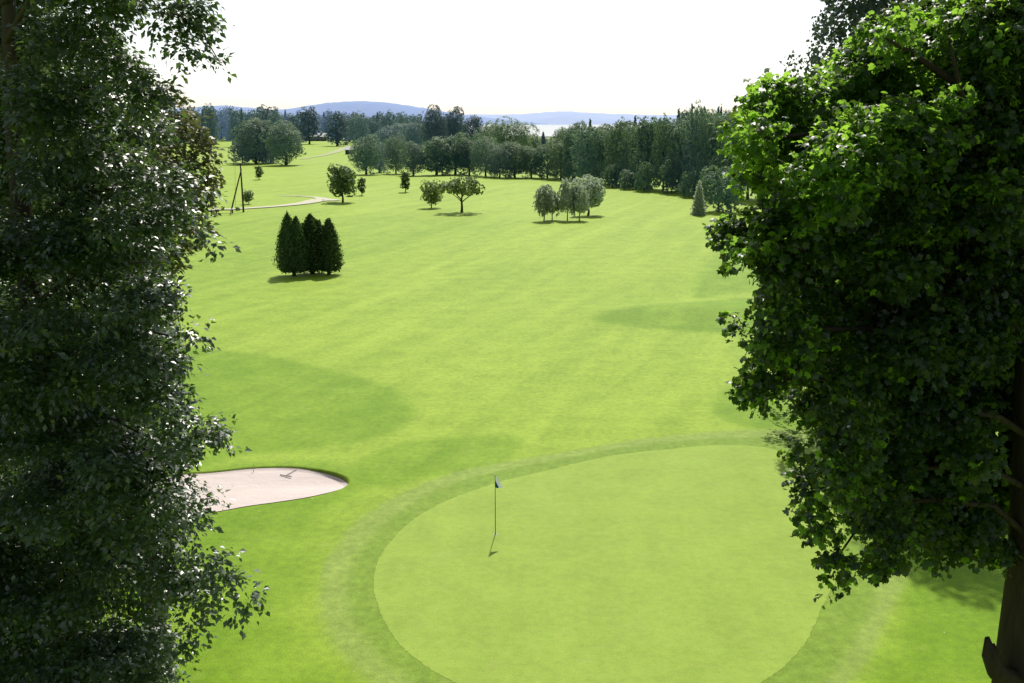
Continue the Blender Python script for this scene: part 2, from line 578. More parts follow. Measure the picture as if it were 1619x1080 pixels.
bp = N(nt, 'ShaderNodeBump'); bp.inputs['Strength'].default_value = .6; bp.inputs['Distance'].default_value = .05
nt.links.new(math_n(nt, 'ADD', math_n(nt, 'MULTIPLY', math_n(nt, 'MULTIPLY_ADD', ft, 4, -2.2, clamp=True), -.45), math_n(nt, 'ADD', s1, math_n(nt, 'MULTIPLY', s2, .35))), bp.inputs['Height']); nt.links.new(bp.outputs[0], p.inputs['Normal'])
nt.links.new(p.outputs[0], out.inputs['Surface'])
M_SAND = m
sheet('bunker_sand', BUNKER, .03, M_SAND, .25, rings=(0, .1, .2), inset=.075)


# gravel paths
def strip(name, line, widths, mat, lift=.03):
    Pn = resample([ground(*p)[:2] for p in line], 60, closed=False)
    t = np.gradient(Pn, axis=0); t /= np.linalg.norm(t, axis=1)[:, None]
    nrm = np.stack([-t[:, 1], t[:, 0]], 1)
    wv = np.interp(np.linspace(0, 1, len(Pn)), np.linspace(0, 1, len(widths)), widths)[:, None]
    V, Fs = [], []
    for k, s in enumerate((-.5, -.2, .2, .5)):
        q = Pn + nrm * wv * s * (1 + (.06 * np.sin(np.arange(len(Pn)) * 1.9 + k))[:, None])
        V += [(x, y, float(terrain(x, y)) + lift) for x, y in q]
    n = len(Pn)
    for k in range(3):
        for i in range(n - 1):
            Fs.append([k * n + i, k * n + n + i, k * n + n + i + 1, k * n + i + 1][::-1])
    me = py_mesh(name, V, Fs, True)
    if me.polygons[0].normal.z < 0:
        me.flip_normals()
    return struct(name, me, mat)


M_GRAVEL = plain_mat('gravel', (.60, .58, .46), (.47, .46, .34), .95, 1.5, .1)
strip('gravel_path', [(250, 336), (330, 333), (390, 330), (440, 326.5), (480, 322), (505, 317), (522, 317), (530, 318)], [2.2, 2.2, 2.2, 3.2, 4.5, 2.0], M_GRAVEL, .12)
strip('gravel_path', [(512, 315), (500, 312.5), (470, 310.5), (440, 309.5)], [3.0, 1.6, 1.0, .6], M_GRAVEL, .08)
strip('gravel_path', [(476, 252), (500, 248), (522, 243), (540, 237), (556, 232), (575, 229)], [2.0, 2.5, 3.5, 6, 9, 10], plain_mat('worn_gravel', (.42, .45, .26), (.36, .40, .20), .95, .6, .1), .12)

# ------------------------------------------------------------------ lake and far hills
m, nt, out = new_mat('lake_water')
p = N(nt, 'ShaderNodeBsdfPrincipled'); p.inputs['Base Color'].default_value = (.10, .16, .2, 1); p.inputs['Roughness'].default_value = .12
geo = N(nt, 'ShaderNodeNewGeometry')
bp = N(nt, 'ShaderNodeBump'); bp.inputs['Strength'].default_value = .05; bp.inputs['Distance'].default_value = .2
nt.links.new(noise(nt, geo.outputs['Position'], .08, 4), bp.inputs['Height']); nt.links.new(bp.outputs[0], p.inputs['Normal'])
nt.links.new(p.outputs[0], out.inputs['Surface'])
LK = resample([(-2600, 2600), (-600, 1250), (40, 1020), (700, 1150), (2200, 1700), (3600, 4000), (3400, 7600), (800, 8000), (-1500, 7800), (-3200, 5600)], 90)
struct('lake', py_mesh('lake', [(x, y, .6) for x, y in LK], [list(range(len(LK)))[::-1] if False else list(range(len(LK)))]), m)


def hill_mat(name, a, b):
    m, nt, out = new_mat(name)
    geo = N(nt, 'ShaderNodeNewGeometry')
    n1 = noise(nt, geo.outputs['Position'], .004, 8, .65)
    c = mixc(nt, math_n(nt, 'MULTIPLY_ADD', n1, 2.0, -.5, clamp=True), a, b)
    p = N(nt, 'ShaderNodeBsdfDiffuse')
    nt.links.new(c, p.inputs['Color']); nt.links.new(p.outputs[0], out.inputs['Surface'])
    return m


def hills(name, profile, y0, depth, mat, seed):
    """a wooded ridge: px profile of its crest turned into real heights at distance y0"""
    r = np.random.default_rng(seed)
    pr = np.array(profile, float)
    n = 220
    px = np.linspace(pr[0, 0], pr[-1, 0], n)
    py = np.interp(px, pr[:, 0], pr[:, 1])
    # smooth the crest
    k = np.hanning(11); k /= k.sum()
    py = np.convolve(np.pad(py, 5, 'edge'), k, 'valid')
    hx = np.array([at_depth(a, b, y0 + depth * .5) for a, b in zip(px, py)])
    hgt = np.maximum(hx[:, 2], 3) + r.normal(0, 1.6, n)
    V, Fs = [], []
    rows = 14
    for j in range(rows):
        t = j / (rows - 1)
        prof = math.sin(math.pi * t) ** .8
        for i in range(n):
            wob = 1 + (.12 * math.sin(i * .13 + j * .9) + .08 * math.sin(i * .31 - j)) * (1 - prof)
            V.append((hx[i, 0], y0 + depth * t, hgt[i] * prof * wob - 2))
    for j in range(rows - 1):
        for i in range(n - 1):
            Fs.append([j * n + i, j * n + i + 1, (j + 1) * n + i + 1, (j + 1) * n + i])
    return struct(name, py_mesh(name, V, Fs, True), mat)


M_HILL1 = hill_mat('hazy_hill', (.25, .33, .53), (.30, .39, .59))  # distance haze painted in as a blue base colour
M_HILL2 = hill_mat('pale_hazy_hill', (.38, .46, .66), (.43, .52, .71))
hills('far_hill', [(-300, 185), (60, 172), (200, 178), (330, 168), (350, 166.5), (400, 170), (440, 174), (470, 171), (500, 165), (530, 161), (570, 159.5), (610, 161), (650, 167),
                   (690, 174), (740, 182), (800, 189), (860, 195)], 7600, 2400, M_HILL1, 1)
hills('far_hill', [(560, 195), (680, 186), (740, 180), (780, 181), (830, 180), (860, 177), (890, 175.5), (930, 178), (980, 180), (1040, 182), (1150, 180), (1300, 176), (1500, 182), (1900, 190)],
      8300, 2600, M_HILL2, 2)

# ------------------------------------------------------------------ leaf building
OVATE = (np.array([(0, 0, 0), (.30, .42, .07), (0, 1, -.14), (0, .48, 0), (-.30, .42, .07)]), np.array([(0, 1, 2, 3), (0, 3, 2, 4)]))
_tips = [(-118, .52), (-58, .66), (0, .72), (58, .66), (118, .52)]
_nots = [(-168, .34), (-88, .46), (-30, .50), (30, .50), (88, .46), (168, .34)]
_mv = [(0, .34, .02)] + [(.0 + r * math.sin(R(a)), .34 + r * math.cos(R(a)), -.13 if a else -.18) for a, r in _tips] \
    + [(r * math.sin(R(a)), .34 + r * math.cos(R(a)), .03) for a, r in _nots]
MAPLE = (np.array(_mv), np.array([(0, 6 + i, 1 + i, 7 + i) for i in range(5)]))
TUFT = (np.array([(-.5, -.1, .06), (.1, -.5, -.08), (.5, .15, .07), (-.1, .5, -.06)]), np.array([(0, 1, 2, 3)]))


def unit(a):
    return a / (np.linalg.norm(a, axis=-1, keepdims=True) + 1e-9)


def leaves_mesh(name, C, T, Nn, S, template):
    """one leaf per centre: T = direction of the blade, Nn = its face, S = length"""
    tv, tf = template
    T = unit(T)
    Nn = unit(Nn - T * np.sum(Nn * T, -1, keepdims=True))
    B = np.cross(T, Nn)
    S = np.asarray(S)[:, None, None]
    V = C[:, None, :] + S * (tv[None, :, 0:1] * B[:, None] + tv[None, :, 1:2] * T[:, None] + tv[None, :, 2:3] * Nn[:, None])
    k = len(tv)
    Fq = (np.arange(len(C)) * k)[:, None, None] + tf[None]
    return np_mesh(name, V.reshape(-1, 3), Fq.reshape(-1, tf.shape[1]))


def sphere_dirs(r, n):
    v = r.normal(size=(n, 3))
    return unit(v)


def clump_crown(seed, lobes, n, size, flat_=.55, out_bias=.8, droop=0.0):
    """crown of small tufts: lobes -> twig clusters on their surface -> tufts. Returns leaf arrays."""
    r = np.random.default_rng(seed)
    lobes = np.asarray(lobes, float)                       # cx cy cz rx ry rz
    w = (lobes[:, 3] * lobes[:, 4] + lobes[:, 4] * lobes[:, 5] + lobes[:, 3] * lobes[:, 5]); w /= w.sum()
    ncl = max(20, n // 15)
    li = r.choice(len(lobes), ncl, p=w)
    d = sphere_dirs(r, ncl)
    rad = np.where(r.random(ncl) < .80, r.uniform(.88, 1.03, ncl), r.uniform(.3, .88, ncl))
    cc = lobes[li, :3] + d * lobes[li, 3:] * rad[:, None]
    cs = np.mean(lobes[li, 3:], 1) * r.uniform(.13, .27, ncl)
    cn = unit(d / lobes[li, 3:])
    k = r.integers(0, ncl, n)
    off = r.normal(size=(n, 3)) * .47
    nn = cn[k]
    off = off - nn * np.sum(off * nn, -1, keepdims=True) * flat_
    C = cc[k] + off * cs[k][:, None]
    C[:, 2] -= droop * np.abs(r.normal(size=n)) * cs[k]
    Nn = unit(nn * out_bias * 1.2 + np.array([0, 0, .5]) + r.normal(size=(n, 3)) * .42)
    T = unit(np.cross(Nn, r.normal(size=(n, 3))))
    S = size * r.uniform(.6, 1.35, n)
    return C, T, Nn, S


# unit-height trees ------------------------------------------------
def broad_lobes(seed, z0, z1, half, n=16, top=.55, skew=0):
    r = np.random.default_rng(seed)
    out = []
    zc = (z0 + z1) / 2
    hz = (z1 - z0) / 2
    out.append((0, 0, zc, half * .66, half * .66, hz * .80))
    for i in range(n):
        a = i * 2.4 + r.uniform(-.4, .4)
        t = (i + .5) / n
        zz = z0 + (z1 - z0) * (.10 + .82 * t)
        q = (zz - zc) / hz
        prof = math.sqrt(max(0.05, 1 - abs(q) ** 2.3)) * (1 - .25 * max(q, 0) * (1 - top))
        rr = half * prof * r.uniform(.55, .78)
        s = half * r.uniform(.34, .50)
        out.append((rr * math.cos(a) + skew * t, rr * math.sin(a), zz, s, s, s * r.uniform(.7, 1.0) * (hz / half) ** .5))
    return out


def trunk_mesh(name, h, r0, forks, seed, lean=.02, n=7):
    r = np.random.default_rng(seed)
    mb = MB()
    pts = [np.array([0, 0, -.01])]
    for i in range(1, 6):
        pts.append(np.array([r.uniform(-lean, lean), r.uniform(-lean, lean), h * i / 5]))
    mb.tube(pts, [r0 * 1.35, r0, r0 * .9, r0 * .75, r0 * .55, r0 * .2], n)
    for (zf, az, ln, up) in forks:
        b = pts[min(5, int(zf * 5))] * 1.0; b[2] = h * zf
        e = b + np.array([math.cos(az) * ln, math.sin(az) * ln, up])
        mdl = (b + e) / 2 + np.array([0, 0, up * .12])
        mb.tube([b, mdl, e], [r0 * .5, r0 * .34, r0 * .12], 5)
    return mb.mesh(name, True)


def forks(seed, n, z0, z1, ln, up):
    r = np.random.default_rng(seed)
    return [(r.uniform(z0, z1), i * 2.4 + r.uniform(-.3, .3), ln * r.uniform(.7, 1.1), up * r.uniform(.6, 1.2)) for i in range(n)]


BROAD = []
for k, (z0, half, n, sz) in enumerate([(.10, .42, 14000, .023), (.07, .36, 14000, .022), (.13, .46, 14000, .023), (.05, .31, 12000, .021), (.10, .50, 15000, .024), (.03, .27, 11000, .020)]):
    ls = broad_lobes(40 + k, z0, .98, half, 15 + k)
    BROAD.append((leaves_mesh('crown', *clump_crown(60 + k, ls, n, sz), TUFT),
                  trunk_mesh('trunk', .6, .022, forks(k, 5, .45, .9, half * .6, .2), k), half))
WOODT = []
for k, half in enumerate((.27, .33, .24, .38)):
    ls = broad_lobes(340 + k, .0, .95, half, 14, .95) + [(0, 0, .3, half * .9, half * .9, .32), (0, 0, .78, half * .74, half * .74, .21), (half * .3, .02, .70, half * .6, half * .6, .20)]
    WOODT.append((leaves_mesh('crown', *clump_crown(360 + k, ls, 15000, .0195), TUFT), trunk_mesh('trunk', .7, .018, forks(k, 5, .45, .9, half * .6, .2), 90 + k), half))
DOME = []
for k, half in enumerate((.46, .40, .52)):
    ls = broad_lobes(440 + k, .03, .97, half, 9, 1.0) + [(0, 0, .52, half * .84, half * .84, .44), (half * .25, half * .1, .58, half * .74, half * .74, .36), (-half * .28, -half * .1, .47, half * .7, half * .7, .38)]
    DOME.append((leaves_mesh('crown', *clump_crown(460 + k, ls, 17000, .0215), TUFT), trunk_mesh('trunk', .6, .026, forks(k, 5, .45, .9, half * .6, .2), 190 + k), half))
# low-growing crown down to the ground for woodland edges
BUSH = []
for k in range(3):
    ls = broad_lobes(140 + k, .0, .96, .5, 14)
    BUSH.append((leaves_mesh('crown', *clump_crown(160 + k, ls, 11000, .030), TUFT), trunk_mesh('trunk', .5, .02, forks(30 + k, 4, .3, .9, .25, .2), 20 + k), .5))


def conifer_arrays(seed, half, n, size, tiers=22, tip=1.0, power=.9, z0=.05):
    r = np.random.default_rng(seed)
    t = 1 - np.sqrt(r.random(n))                       # more leaves low down
    z = z0 + (1 - z0) * t
    ph = r.uniform(0, 2 * math.pi, n)
    tier = .80 + .24 * np.sin(z * tiers * 2 * math.pi + np.sin(ph * 5 + seed) * 1.2)
    prof = half * (1 - t) ** power * tier * (1 + .16 * np.sin(ph * 7 + z * 20)) + .006
    q = np.where(r.random(n) < .7, r.uniform(.75, 1.05, n), r.uniform(.2, .8, n))
    C = np.stack([np.cos(ph) * prof * q, np.sin(ph) * prof * q, z - q * prof * .25], 1)
    out_ = np.stack([np.cos(ph), np.sin(ph), np.zeros(n)], 1)
    Nn = unit(out_ * .5 + np.array([0, 0, .8]) + r.normal(size=(n, 3)) * .4)
    T = unit(out_ + np.array([0, 0, -.4]) + r.normal(size=(n, 3)) * .4)
    return C, T, Nn, size * r.uniform(.6, 1.3, n)


CONIF = [(leaves_mesh('crown', *conifer_arrays(3 + k, .17 + .03 * k, 4500, .034), TUFT), trunk_mesh('trunk', .95, .016, [], 50 + k, .004), .17 + .03 * k) for k in range(2)]


def cedar_arrays(seed, half, n, size, spires):
    """dense upright evergreen: several flame-shaped leaders grown together"""
    r = np.random.default_rng(seed)
    parts = []
    for (sx, sy, hw, top, share) in spires:
        m_ = int(n * share)
        t = r.random(m_) ** 1.15
        z = .07 + (top - .07) * t
        ph = r.uniform(0, 2 * math.pi, m_)
        prof = hw * np.minimum(1, (t / .22 + .45)) * np.clip(1 - t ** 2.1, 0, 1) ** .72 + .004
        prof = prof * (1 + .15 * np.sin(ph * 6 + z * 9 + seed) + .10 * np.sin(ph * 11 - z * 23))
        q = np.where(r.random(m_) < .8, r.uniform(.72, 1.12, m_) + .34 * r.random(m_) ** 5, r.uniform(.3, .85, m_))
        z = z + r.normal(size=m_) * .018
        C = np.stack([sx * (1 - .35 * t * 0) + np.cos(ph) * prof * q, sy + np.sin(ph) * prof * q, z], 1)
        out_ = np.stack([np.cos(ph), np.sin(ph), np.full(m_, .25)], 1)
        Nn = unit(out_ + r.normal(size=(m_, 3)) * .5)
        T = unit(np.array([0, 0, 1.0]) + out_ * .35 + r.normal(size=(m_, 3)) * .3)
        parts.append((C, T, Nn, size * r.uniform(.6, 1.5, m_)))
    return [np.concatenate([p_[i] for p_ in parts]) for i in range(4)]


def birch_arrays(seed, n, size, half, z0=.12):
    r = np.random.default_rng(seed)
    ls = broad_lobes(seed, z0 + .06, .97, half, 16, .4)
    return clump_crown(seed + 1, ls, n, size, .2, .4, droop=1.1)


# ------------------------------------------------------------------ foliage and bark materials by distance (haze painted in: blue tint and faint glow on far leaves)
LM = {
    'near_mid': leaf_mat('leaf_parkland', (.036, .070, .028), (.120, .178, .066), (.26, .42, .10), .36, .5, .35),
    'apple': leaf_mat('leaf_apple', (.075, .118, .040), (.180, .240, .095), (.34, .48, .12), .38, .5, .35),
    'birch': leaf_mat('leaf_birch', (.260, .320, .240), (.480, .530, .430), (.48, .58, .36), .48, .5, .35),
    'cedar': leaf_mat('leaf_cedar', (.024, .052, .022), (.070, .120, .045), (.10, .20, .04), .25, .6, .2),
    'wood': leaf_mat('leaf_woodland', (.018, .042, .022), (.165, .240, .120), (.22, .36, .11), .34, .55, .3, haze_glow=(.001,.005,.010)),
    'wood_pale': leaf_mat('leaf_woodland_pale', (.044, .086, .038), (.215, .300, .130), (.2, .32, .10), .32, .55, .3, haze_glow=(.002,.006,.009)),
    'grove': leaf_mat('leaf_grove', (.026, .052, .032), (.195, .270, .150), (.24, .36, .15), .34, .55, .3, haze_glow=(.003,.009,.015)),
    'far': leaf_mat('leaf_far_wood', (.080, .125, .105), (.175, .240, .190), (.18, .28, .16), .28, .6, .25, haze_glow=(.010,.021,.032)),
    'far_dark': leaf_mat('leaf_far_dark', (.046, .080, .080), (.115, .165, .140), (.13, .2, .11), .22, .6, .25, haze_glow=(.005,.012,.021)),
    'distant': leaf_mat('leaf_distant_wood', (.130, .185, .235), (.190, .250, .290), (.08, .12, .11), .2, .6, .2, haze_glow=(.032,.056,.092)),
}
M_BARK = bark_mat('bark_dark', (.030, .024, .018), (.075, .060, .045))
M_BARK_FAR = bark_mat('bark_far', (.05, .05, .048), (.09, .085, .08))
M_BIRCHBARK = bark_mat('bark_birch', (.20, .19, .17), (.42, .40, .37), 9)


def place_tree(name, label, cat, bx, by, top, wpx, src, lm, group=None, bark=None, y=None, rz=None, trunk=True):
    """stand a tree on the ground at its foot; height and spread in metres follow from its distance"""
    g = ground(bx, by) if y is None else None
    if y is not None:
        q = at_depth(bx, 200, y); g = np.array([q[0], y, float(terrain(q[0], y))])
    tp = at_depth(bx, top, g[1])
    h = tp[2] - g[2]
    dist = g[1] * math.cos(PITCH) + (CAMZ - g[2]) * math.sin(PITCH)
    wid = wpx / F * dist
    t = thing(name, label, cat, g, group, rng.uniform(0, 6.28) if rz is None else rz)
    cm, tm, half = src
    s = wid / (2 * half * 1.08)
    c = obj('crown', cm, lm, t)
    c.scale = (s, s, h)
    if trunk and tm is not None:
        k = obj('trunk', tm, bark or M_BARK, t)
        k.scale = (s, s, h)
    return t


# ------------------------------------------------------------------ the isolated trees on the course
CED = 'evergreens in the dense cedar clump'
ced1 = (leaves_mesh('crown', *cedar_arrays(5, .27, 15000, .020, [(-.06, 0, .165, .99, .42), (.05, .05, .16, .93, .3), (.10, -.04, .12, .86, .14), (-.13, .03, .11, .80, .14)]), TUFT),
        trunk_mesh('trunk', .8, .022, [], 71, .005), .25)
ced2 = (leaves_mesh('crown', *cedar_arrays(6, .2, 10000, .021, [(0, 0, .15, .99, .6), (.06, .03, .11, .9, .25), (-.07, -.02, .10, .84, .15)]), TUFT),
        trunk_mesh('trunk', .8, .02, [], 72, .005), .17)
ced3 = (leaves_mesh('crown', *cedar_arrays(8, .2, 9000, .021, [(.02, 0, .14, .99, .6), (-.06, .02, .09, .86, .2), (.07, .01, .10, .80, .2)]), TUFT),
        trunk_mesh('trunk', .8, .02, [], 73, .005), .17)
place_tree('cedar_tree', 'broad dark evergreen, leftmost and widest of the cedar clump on the fairway', 'tree', 465, 436, 338, 58, ced1, LM['cedar'], CED, rz=0)
place_tree('cedar_tree', 'tall narrow dark evergreen in the middle of the cedar clump', 'tree', 494, 433, 340, 54, ced2, LM['cedar'], CED, rz=0)
place_tree('cedar_tree', 'thin short evergreen spire between two larger cedars of the clump', 'tree', 509, 431, 349, 17, ced2, LM['cedar'], CED, rz=2)
place_tree('cedar_tree', 'dark evergreen with a bare stem foot, rightmost of the cedar clump', 'tree', 520, 434, 346, 44, ced3, LM['cedar'], CED, rz=0)

FT = 'single trees standing on the fairway'
roundt = (leaves_mesh('crown', *clump_crown(81, broad_lobes(80, .17, .99, .42, 14), 13000, .033), TUFT), trunk_mesh('trunk', .6, .026, forks(3, 6, .4, .9, .26, .2), 3), .42)
narrow = (leaves_mesh('crown', *clump_crown(84, broad_lobes(83, .10, .99, .25, 10, .8), 6000, .034), TUFT), trunk_mesh('trunk', .6, .02, [], 4), .25)
small = (leaves_mesh('crown', *clump_crown(87, broad_lobes(86, .14, .96, .42, 12), 7000, .035, .2), TUFT), trunk_mesh('trunk', .7, .018, forks(5, 7, .25, .9, .3, .22), 5), .42)
# apple: open crown on spreading limbs
al = []
ra = np.random.default_rng(22)
for i in range(15):
    a = i * 2.4; q = .16 + .42 * math.sqrt((i + .5) / 15)
    al.append((q * math.cos(a), q * math.sin(a), .86 - .85 * q * q + ra.uniform(-.10, .06), .17, .17, .13))
    if i % 3 == 0: al.append((.75 * q * math.cos(a + 1), .75 * q * math.sin(a + 1), .60 + ra.uniform(-.08, .06), .15, .15, .11))
apple = (leaves_mesh('crown', *clump_crown(23, al, 9000, .035, .2), TUFT),
         trunk_mesh('trunk', .52, .034, [(.55, .2, .46, .26), (.6, 1.5, .4, .3), (.5, 2.7, .46, .22), (.62, 3.6, .38, .3), (.5, 4.6, .45, .24), (.7, 5.5, .4, .3), (.8, .9, .25, .4), (.8, 3.1, .25, .42)], 6, .03), .62)
place_tree('round_tree', 'round leafy tree with a short trunk beside the end of the gravel path', 'tree', 542, 320, 261, 52, roundt, LM['near_mid'], FT)
place_tree('young_tree', 'small slim young tree just right of the round tree by the path', 'tree', 572, 309, 279, 16, narrow, LM['near_mid'], FT)
place_tree('young_tree', 'dark narrow upright young tree alone left of the pruned small tree', 'tree', 641, 304, 269, 18, narrow, LM['cedar'], FT, rz=1)
place_tree('small_tree', 'small bushy tree with a pointed top, left of the spreading apple tree', 'tree', 682, 329, 284, 40, small, LM['apple'], FT)
place_tree('apple_tree', 'spreading open crowned apple tree on a bare forked trunk', 'tree', 730, 336, 272, 74, apple, LM['apple'], FT)
BI = 'pale birches in the small group'
bir = [(leaves_mesh('crown', *birch_arrays(90 + 7 * k, 8000, .028, .26), TUFT), trunk_mesh('trunk', .9, .014, forks(60 + k, 6, .3, .8, .12, .12), 60 + k, .012), .28) for k in range(3)]
place_tree('birch_tree', 'grey green birch, leftmost of the small birch group', 'tree', 860, 350, 289, 40, bir[0], LM['birch'], BI, M_BIRCHBARK)
place_tree('birch_tree', 'short pale birch, second from the left in the birch group', 'tree', 873, 348, 298, 32, bir[1], LM['birch'], BI, M_BIRCHBARK)
place_tree('birch_tree', 'tallest grey birch in the middle of the birch group', 'tree', 897, 349, 280, 36, bir[2], LM['birch'], BI, M_BIRCHBARK)
place_tree('birch_tree', 'pale birch in front of the round crowned tree of the group', 'tree', 916, 349, 290, 36, bir[1], LM['birch'], BI, M_BIRCHBARK, rz=3)
place_tree('round_tree', 'round crowned grey green tree at the right of the birch group', 'tree', 930, 341, 279, 56, roundt, LM['birch'], FT, rz=2)
cone = (leaves_mesh('crown', *conifer_arrays(17, .34, 5000, .048, 9, power=.62, z0=.02), TUFT), trunk_mesh('trunk', .9, .02, [], 77, .004), .34)
place_tree('young_conifer', 'pale cone shaped young tree at the right end of the fairway', 'tree', 1104, 340, 285, 27, cone, LM['birch'], None)
place_tree('bushy_tree', 'dark rounded bushy tree behind the pale cone shaped tree', 'tree', 1136, 335, 262, 80, BUSH[0], LM['wood'], None)
place_tree('shrub', 'small dark upright shrub below the large grove on the left', 'shrub', 410, 284, 261, 15, narrow, LM['near_mid'], None)
place_tree('shrub', 'small thin twiggy shrub right of the strutted wooden pole', 'shrub', 393, 323, 300, 21, small, LM['near_mid'], None)

# ------------------------------------------------------------------ groves and woods farther off
def gt(*a, **k):
    return place_tree(*a, bark=M_BARK_FAR, **k)


GL = 'trees of the large grove left of the far house'
gt('grove_tree', 'tallest full crowned tree of the dense grove left of the house', 'tree', 405, 259, 184, 74, DOME[1], LM['grove'], GL)
gt('grove_tree', 'rounded tree forming the right side of the dense grove left of the house', 'tree', 452, 261, 192, 72, DOME[0], LM['grove'], GL)
gt('grove_tree', 'low dark tree at the left foot of the dense grove', 'tree', 384, 258, 222, 44, BUSH[1], LM['far_dark'], GL)
gt('grove_tree', 'dark tree filling the middle of the dense grove', 'tree', 428, 258, 196, 50, WOODT[1], LM['far_dark'], GL)
gt('tall_tree', 'tall dark round topped tree just left of the far house', 'tree', 489, 228, 168, 40, BROAD[3], LM['far_dark'], 'trees around the far house')
gt('tall_tree', 'dark blue green tree just right of the far house', 'tree', 533, 231, 176, 42, BROAD[5], LM['far_dark'], 'trees around the far house')
gt('tall_tree', 'greyer broad tree behind the small shed', 'tree', 562, 226, 178, 54, BROAD[0], LM['far'], 'trees around the far house')
gt('tall_tree', 'feathery tall tree rising behind the dense grove', 'tree', 424, 228, 166, 56, BROAD[1], LM['far'], 'trees around the far house')
RW = 'round crowned trees in the row across the fairway'
for bx, by, tp, w, k, lm, lb in [
    (579, 276, 214, 54, 0, 'grove', 'rounded tree with a bare trunk, leftmost in the row across the fairway'),
    (600, 273, 223, 32, 1, 'far', 'pale smaller tree tucked behind the leftmost rounded tree of the row'),
    (626, 275, 212, 42, 3, 'grove', 'taller oval tree, third from the left in the row across the fairway'),
    (654, 278, 224, 44, 0, 'grove', 'low rounded pale topped tree in front of the tree row'),
    (690, 277, 214, 54, 2, 'wood', 'left part of the wide dark dome of trees in the row'),
    (720, 276, 211, 58, 4, 'wood', 'broad middle tree of the wide dark dome in the row'),
    (742, 277, 219, 44, 0, 'wood', 'right shoulder tree of the wide dark dome in the row'),
    (768, 279, 214, 50, 1, 'grove', 'rounded grey green tree right of the wide dark dome'),
    (790, 281, 226, 46, 0, 'grove', 'lower rounded tree between the grey tree and the pale woodland edge'),
    (814, 281, 222, 46, 3, 'wood_pale', 'pale green loose tree in the middle of the woodland edge'),
    (840, 281, 232, 42, 1, 'wood_pale', 'pale feathery tree at the dip of the woodland edge'),
    (866, 282, 226, 46, 0, 'wood', 'rounded dark tree at the left end of the right hand wood'),
]:
    gt('row_tree', lb, 'tree', bx, by, tp, w * (1.16 if bx > 680 else 1.08), DOME[int(bx / 24) % 3] if bx < 800 else [WOODT[3], DOME[1], WOODT[1], DOME[0]][int(bx / 24) % 4], LM[lm], RW)
BH = 'large trees rising behind the row'
for bx, y, tp, w, k, lm, lb in [
    (688, 420, 167, 46, 0, 'far_dark', 'big round topped dark tree rising behind the row, left of a pair'),
    (716, 430, 170, 42, 3, 'far_dark', 'big dark tree rising behind the row, right of a pair'),
    (747, 440, 180, 40, 1, 'far_dark', 'smaller dark tree right of the big pair behind the row'),
    (806, 380, 187, 80, 2, 'wood_pale', 'broad domed mid green tree below the lake'),
    (778, 400, 196, 52, 0, 'wood_pale', 'mid green tree between the dark trio and the domed tree'),
    (836, 420, 212, 40, 1, 'wood_pale', 'mid green tree just left of the small lakeside fir'),
    (620, 480, 196, 60, 0, 'far', 'hazy round tree behind the oval tree of the row'),
    (655, 470, 192, 44, 1, 'far', 'hazy narrow tree left of the big dark pair'),
]:
    gt('background_tree', lb, 'tree', bx, None, tp, w * 1.12, DOME[k % 3], LM[lm], BH, y=y)
gt('fir_tree', 'small dark pointed fir standing in front of the lake', 'tree', 859, None, 207, 20, CONIF[1], LM['far_dark'], None, y=480)
gt('background_tree', 'bushy dark green tree right of the lake fir', 'tree', 889, None, 199, 40, DOME[1], LM['wood'], BH, y=330)
# right hand wood
WD = 'broadleaf trees along the front of the right hand wood'
rw = np.random.default_rng(5)
front = [(886, 285, 219, 48), (908, 287, 198, 48), (930, 290, 199, 46), (951, 292, 194, 48), (975, 295, 192, 50), (1000, 297, 190, 46),
         (1024, 300, 184, 50), (1048, 302, 181, 46), (1073, 304, 182, 50), (1098, 307, 171, 56), (1124, 310, 168, 56), (1152, 313, 172, 58), (1182, 316, 170, 60), (1215, 320, 168, 64)]
desc = ['low rounded tree starting the wood beside the birch group', 'bushy tree with a ragged top near the left end of the wood', 'darker recessed tree behind the birch group',
        'tall ragged tree above the round crowned birch neighbour', 'full crowned tree left of the wood centre', 'tall pale topped tree near the centre of the wood',
        'tall full tree right of centre in the wood', 'slim tall tree with a pale side in the wood', 'dark tall tree in a recess of the wood',
        'tallest broad tree of the wood under the spire tips', 'tall dark tree of the wood at the edge of the bright maple leaves', 'wood tree partly hidden by the bright maple leaves',
        'wood tree hidden behind the maple crown', 'last wood tree hidden behind the maple crown']
for i, ((bx, by, tp, w), lb) in enumerate(zip(front, desc)):
    gt('wood_tree', lb, 'tree', bx, by - 1, tp + [0, 5, -3, 7, -1, 4, -4][i % 7], w * [1.15, 1.0, 1.3][i % 3], [WOODT[3], WOODT[0], BROAD[1], WOODT[1], BROAD[0]][i % 5], LM[['wood_pale', 'wood', 'grove', 'wood', 'wood_pale', 'wood', 'wood'][i % 7]], WD)
for bx, by, tp, w, lb in [(968, 297, 258, 34, 'low leafy understorey bush at the foot of the wood near the birches'), (1018, 303, 255, 36, 'pale understorey bush at the middle foot of the wood'),
                          (1062, 306, 246, 40, 'tall pale bush at the foot of the wood left of the pale cone tree'), (1090, 312, 268, 40, 'dark understorey bush behind the pale cone tree'), (995, 300, 268, 40, 'dark low bush in the shade of the wood')]:
    gt('wood_bush', lb, 'bush', bx, by, tp, w, BUSH[int(bx) % 3], LM['wood_pale' if 'pale' in lb[:5] else 'wood'], 'bushes at the foot of the wood')
gt('fir_tree', 'dark spire of a fir above the tallest part of the wood', 'tree', 1093, None, 163, 24, CONIF[0], LM['far_dark'], None, y=262)
gt('fir_tree', 'dark spire of a fir beside the bright maple leaves above the wood', 'tree', 1139, None, 164, 24, CONIF[1], LM['far_dark'], None, y=262)
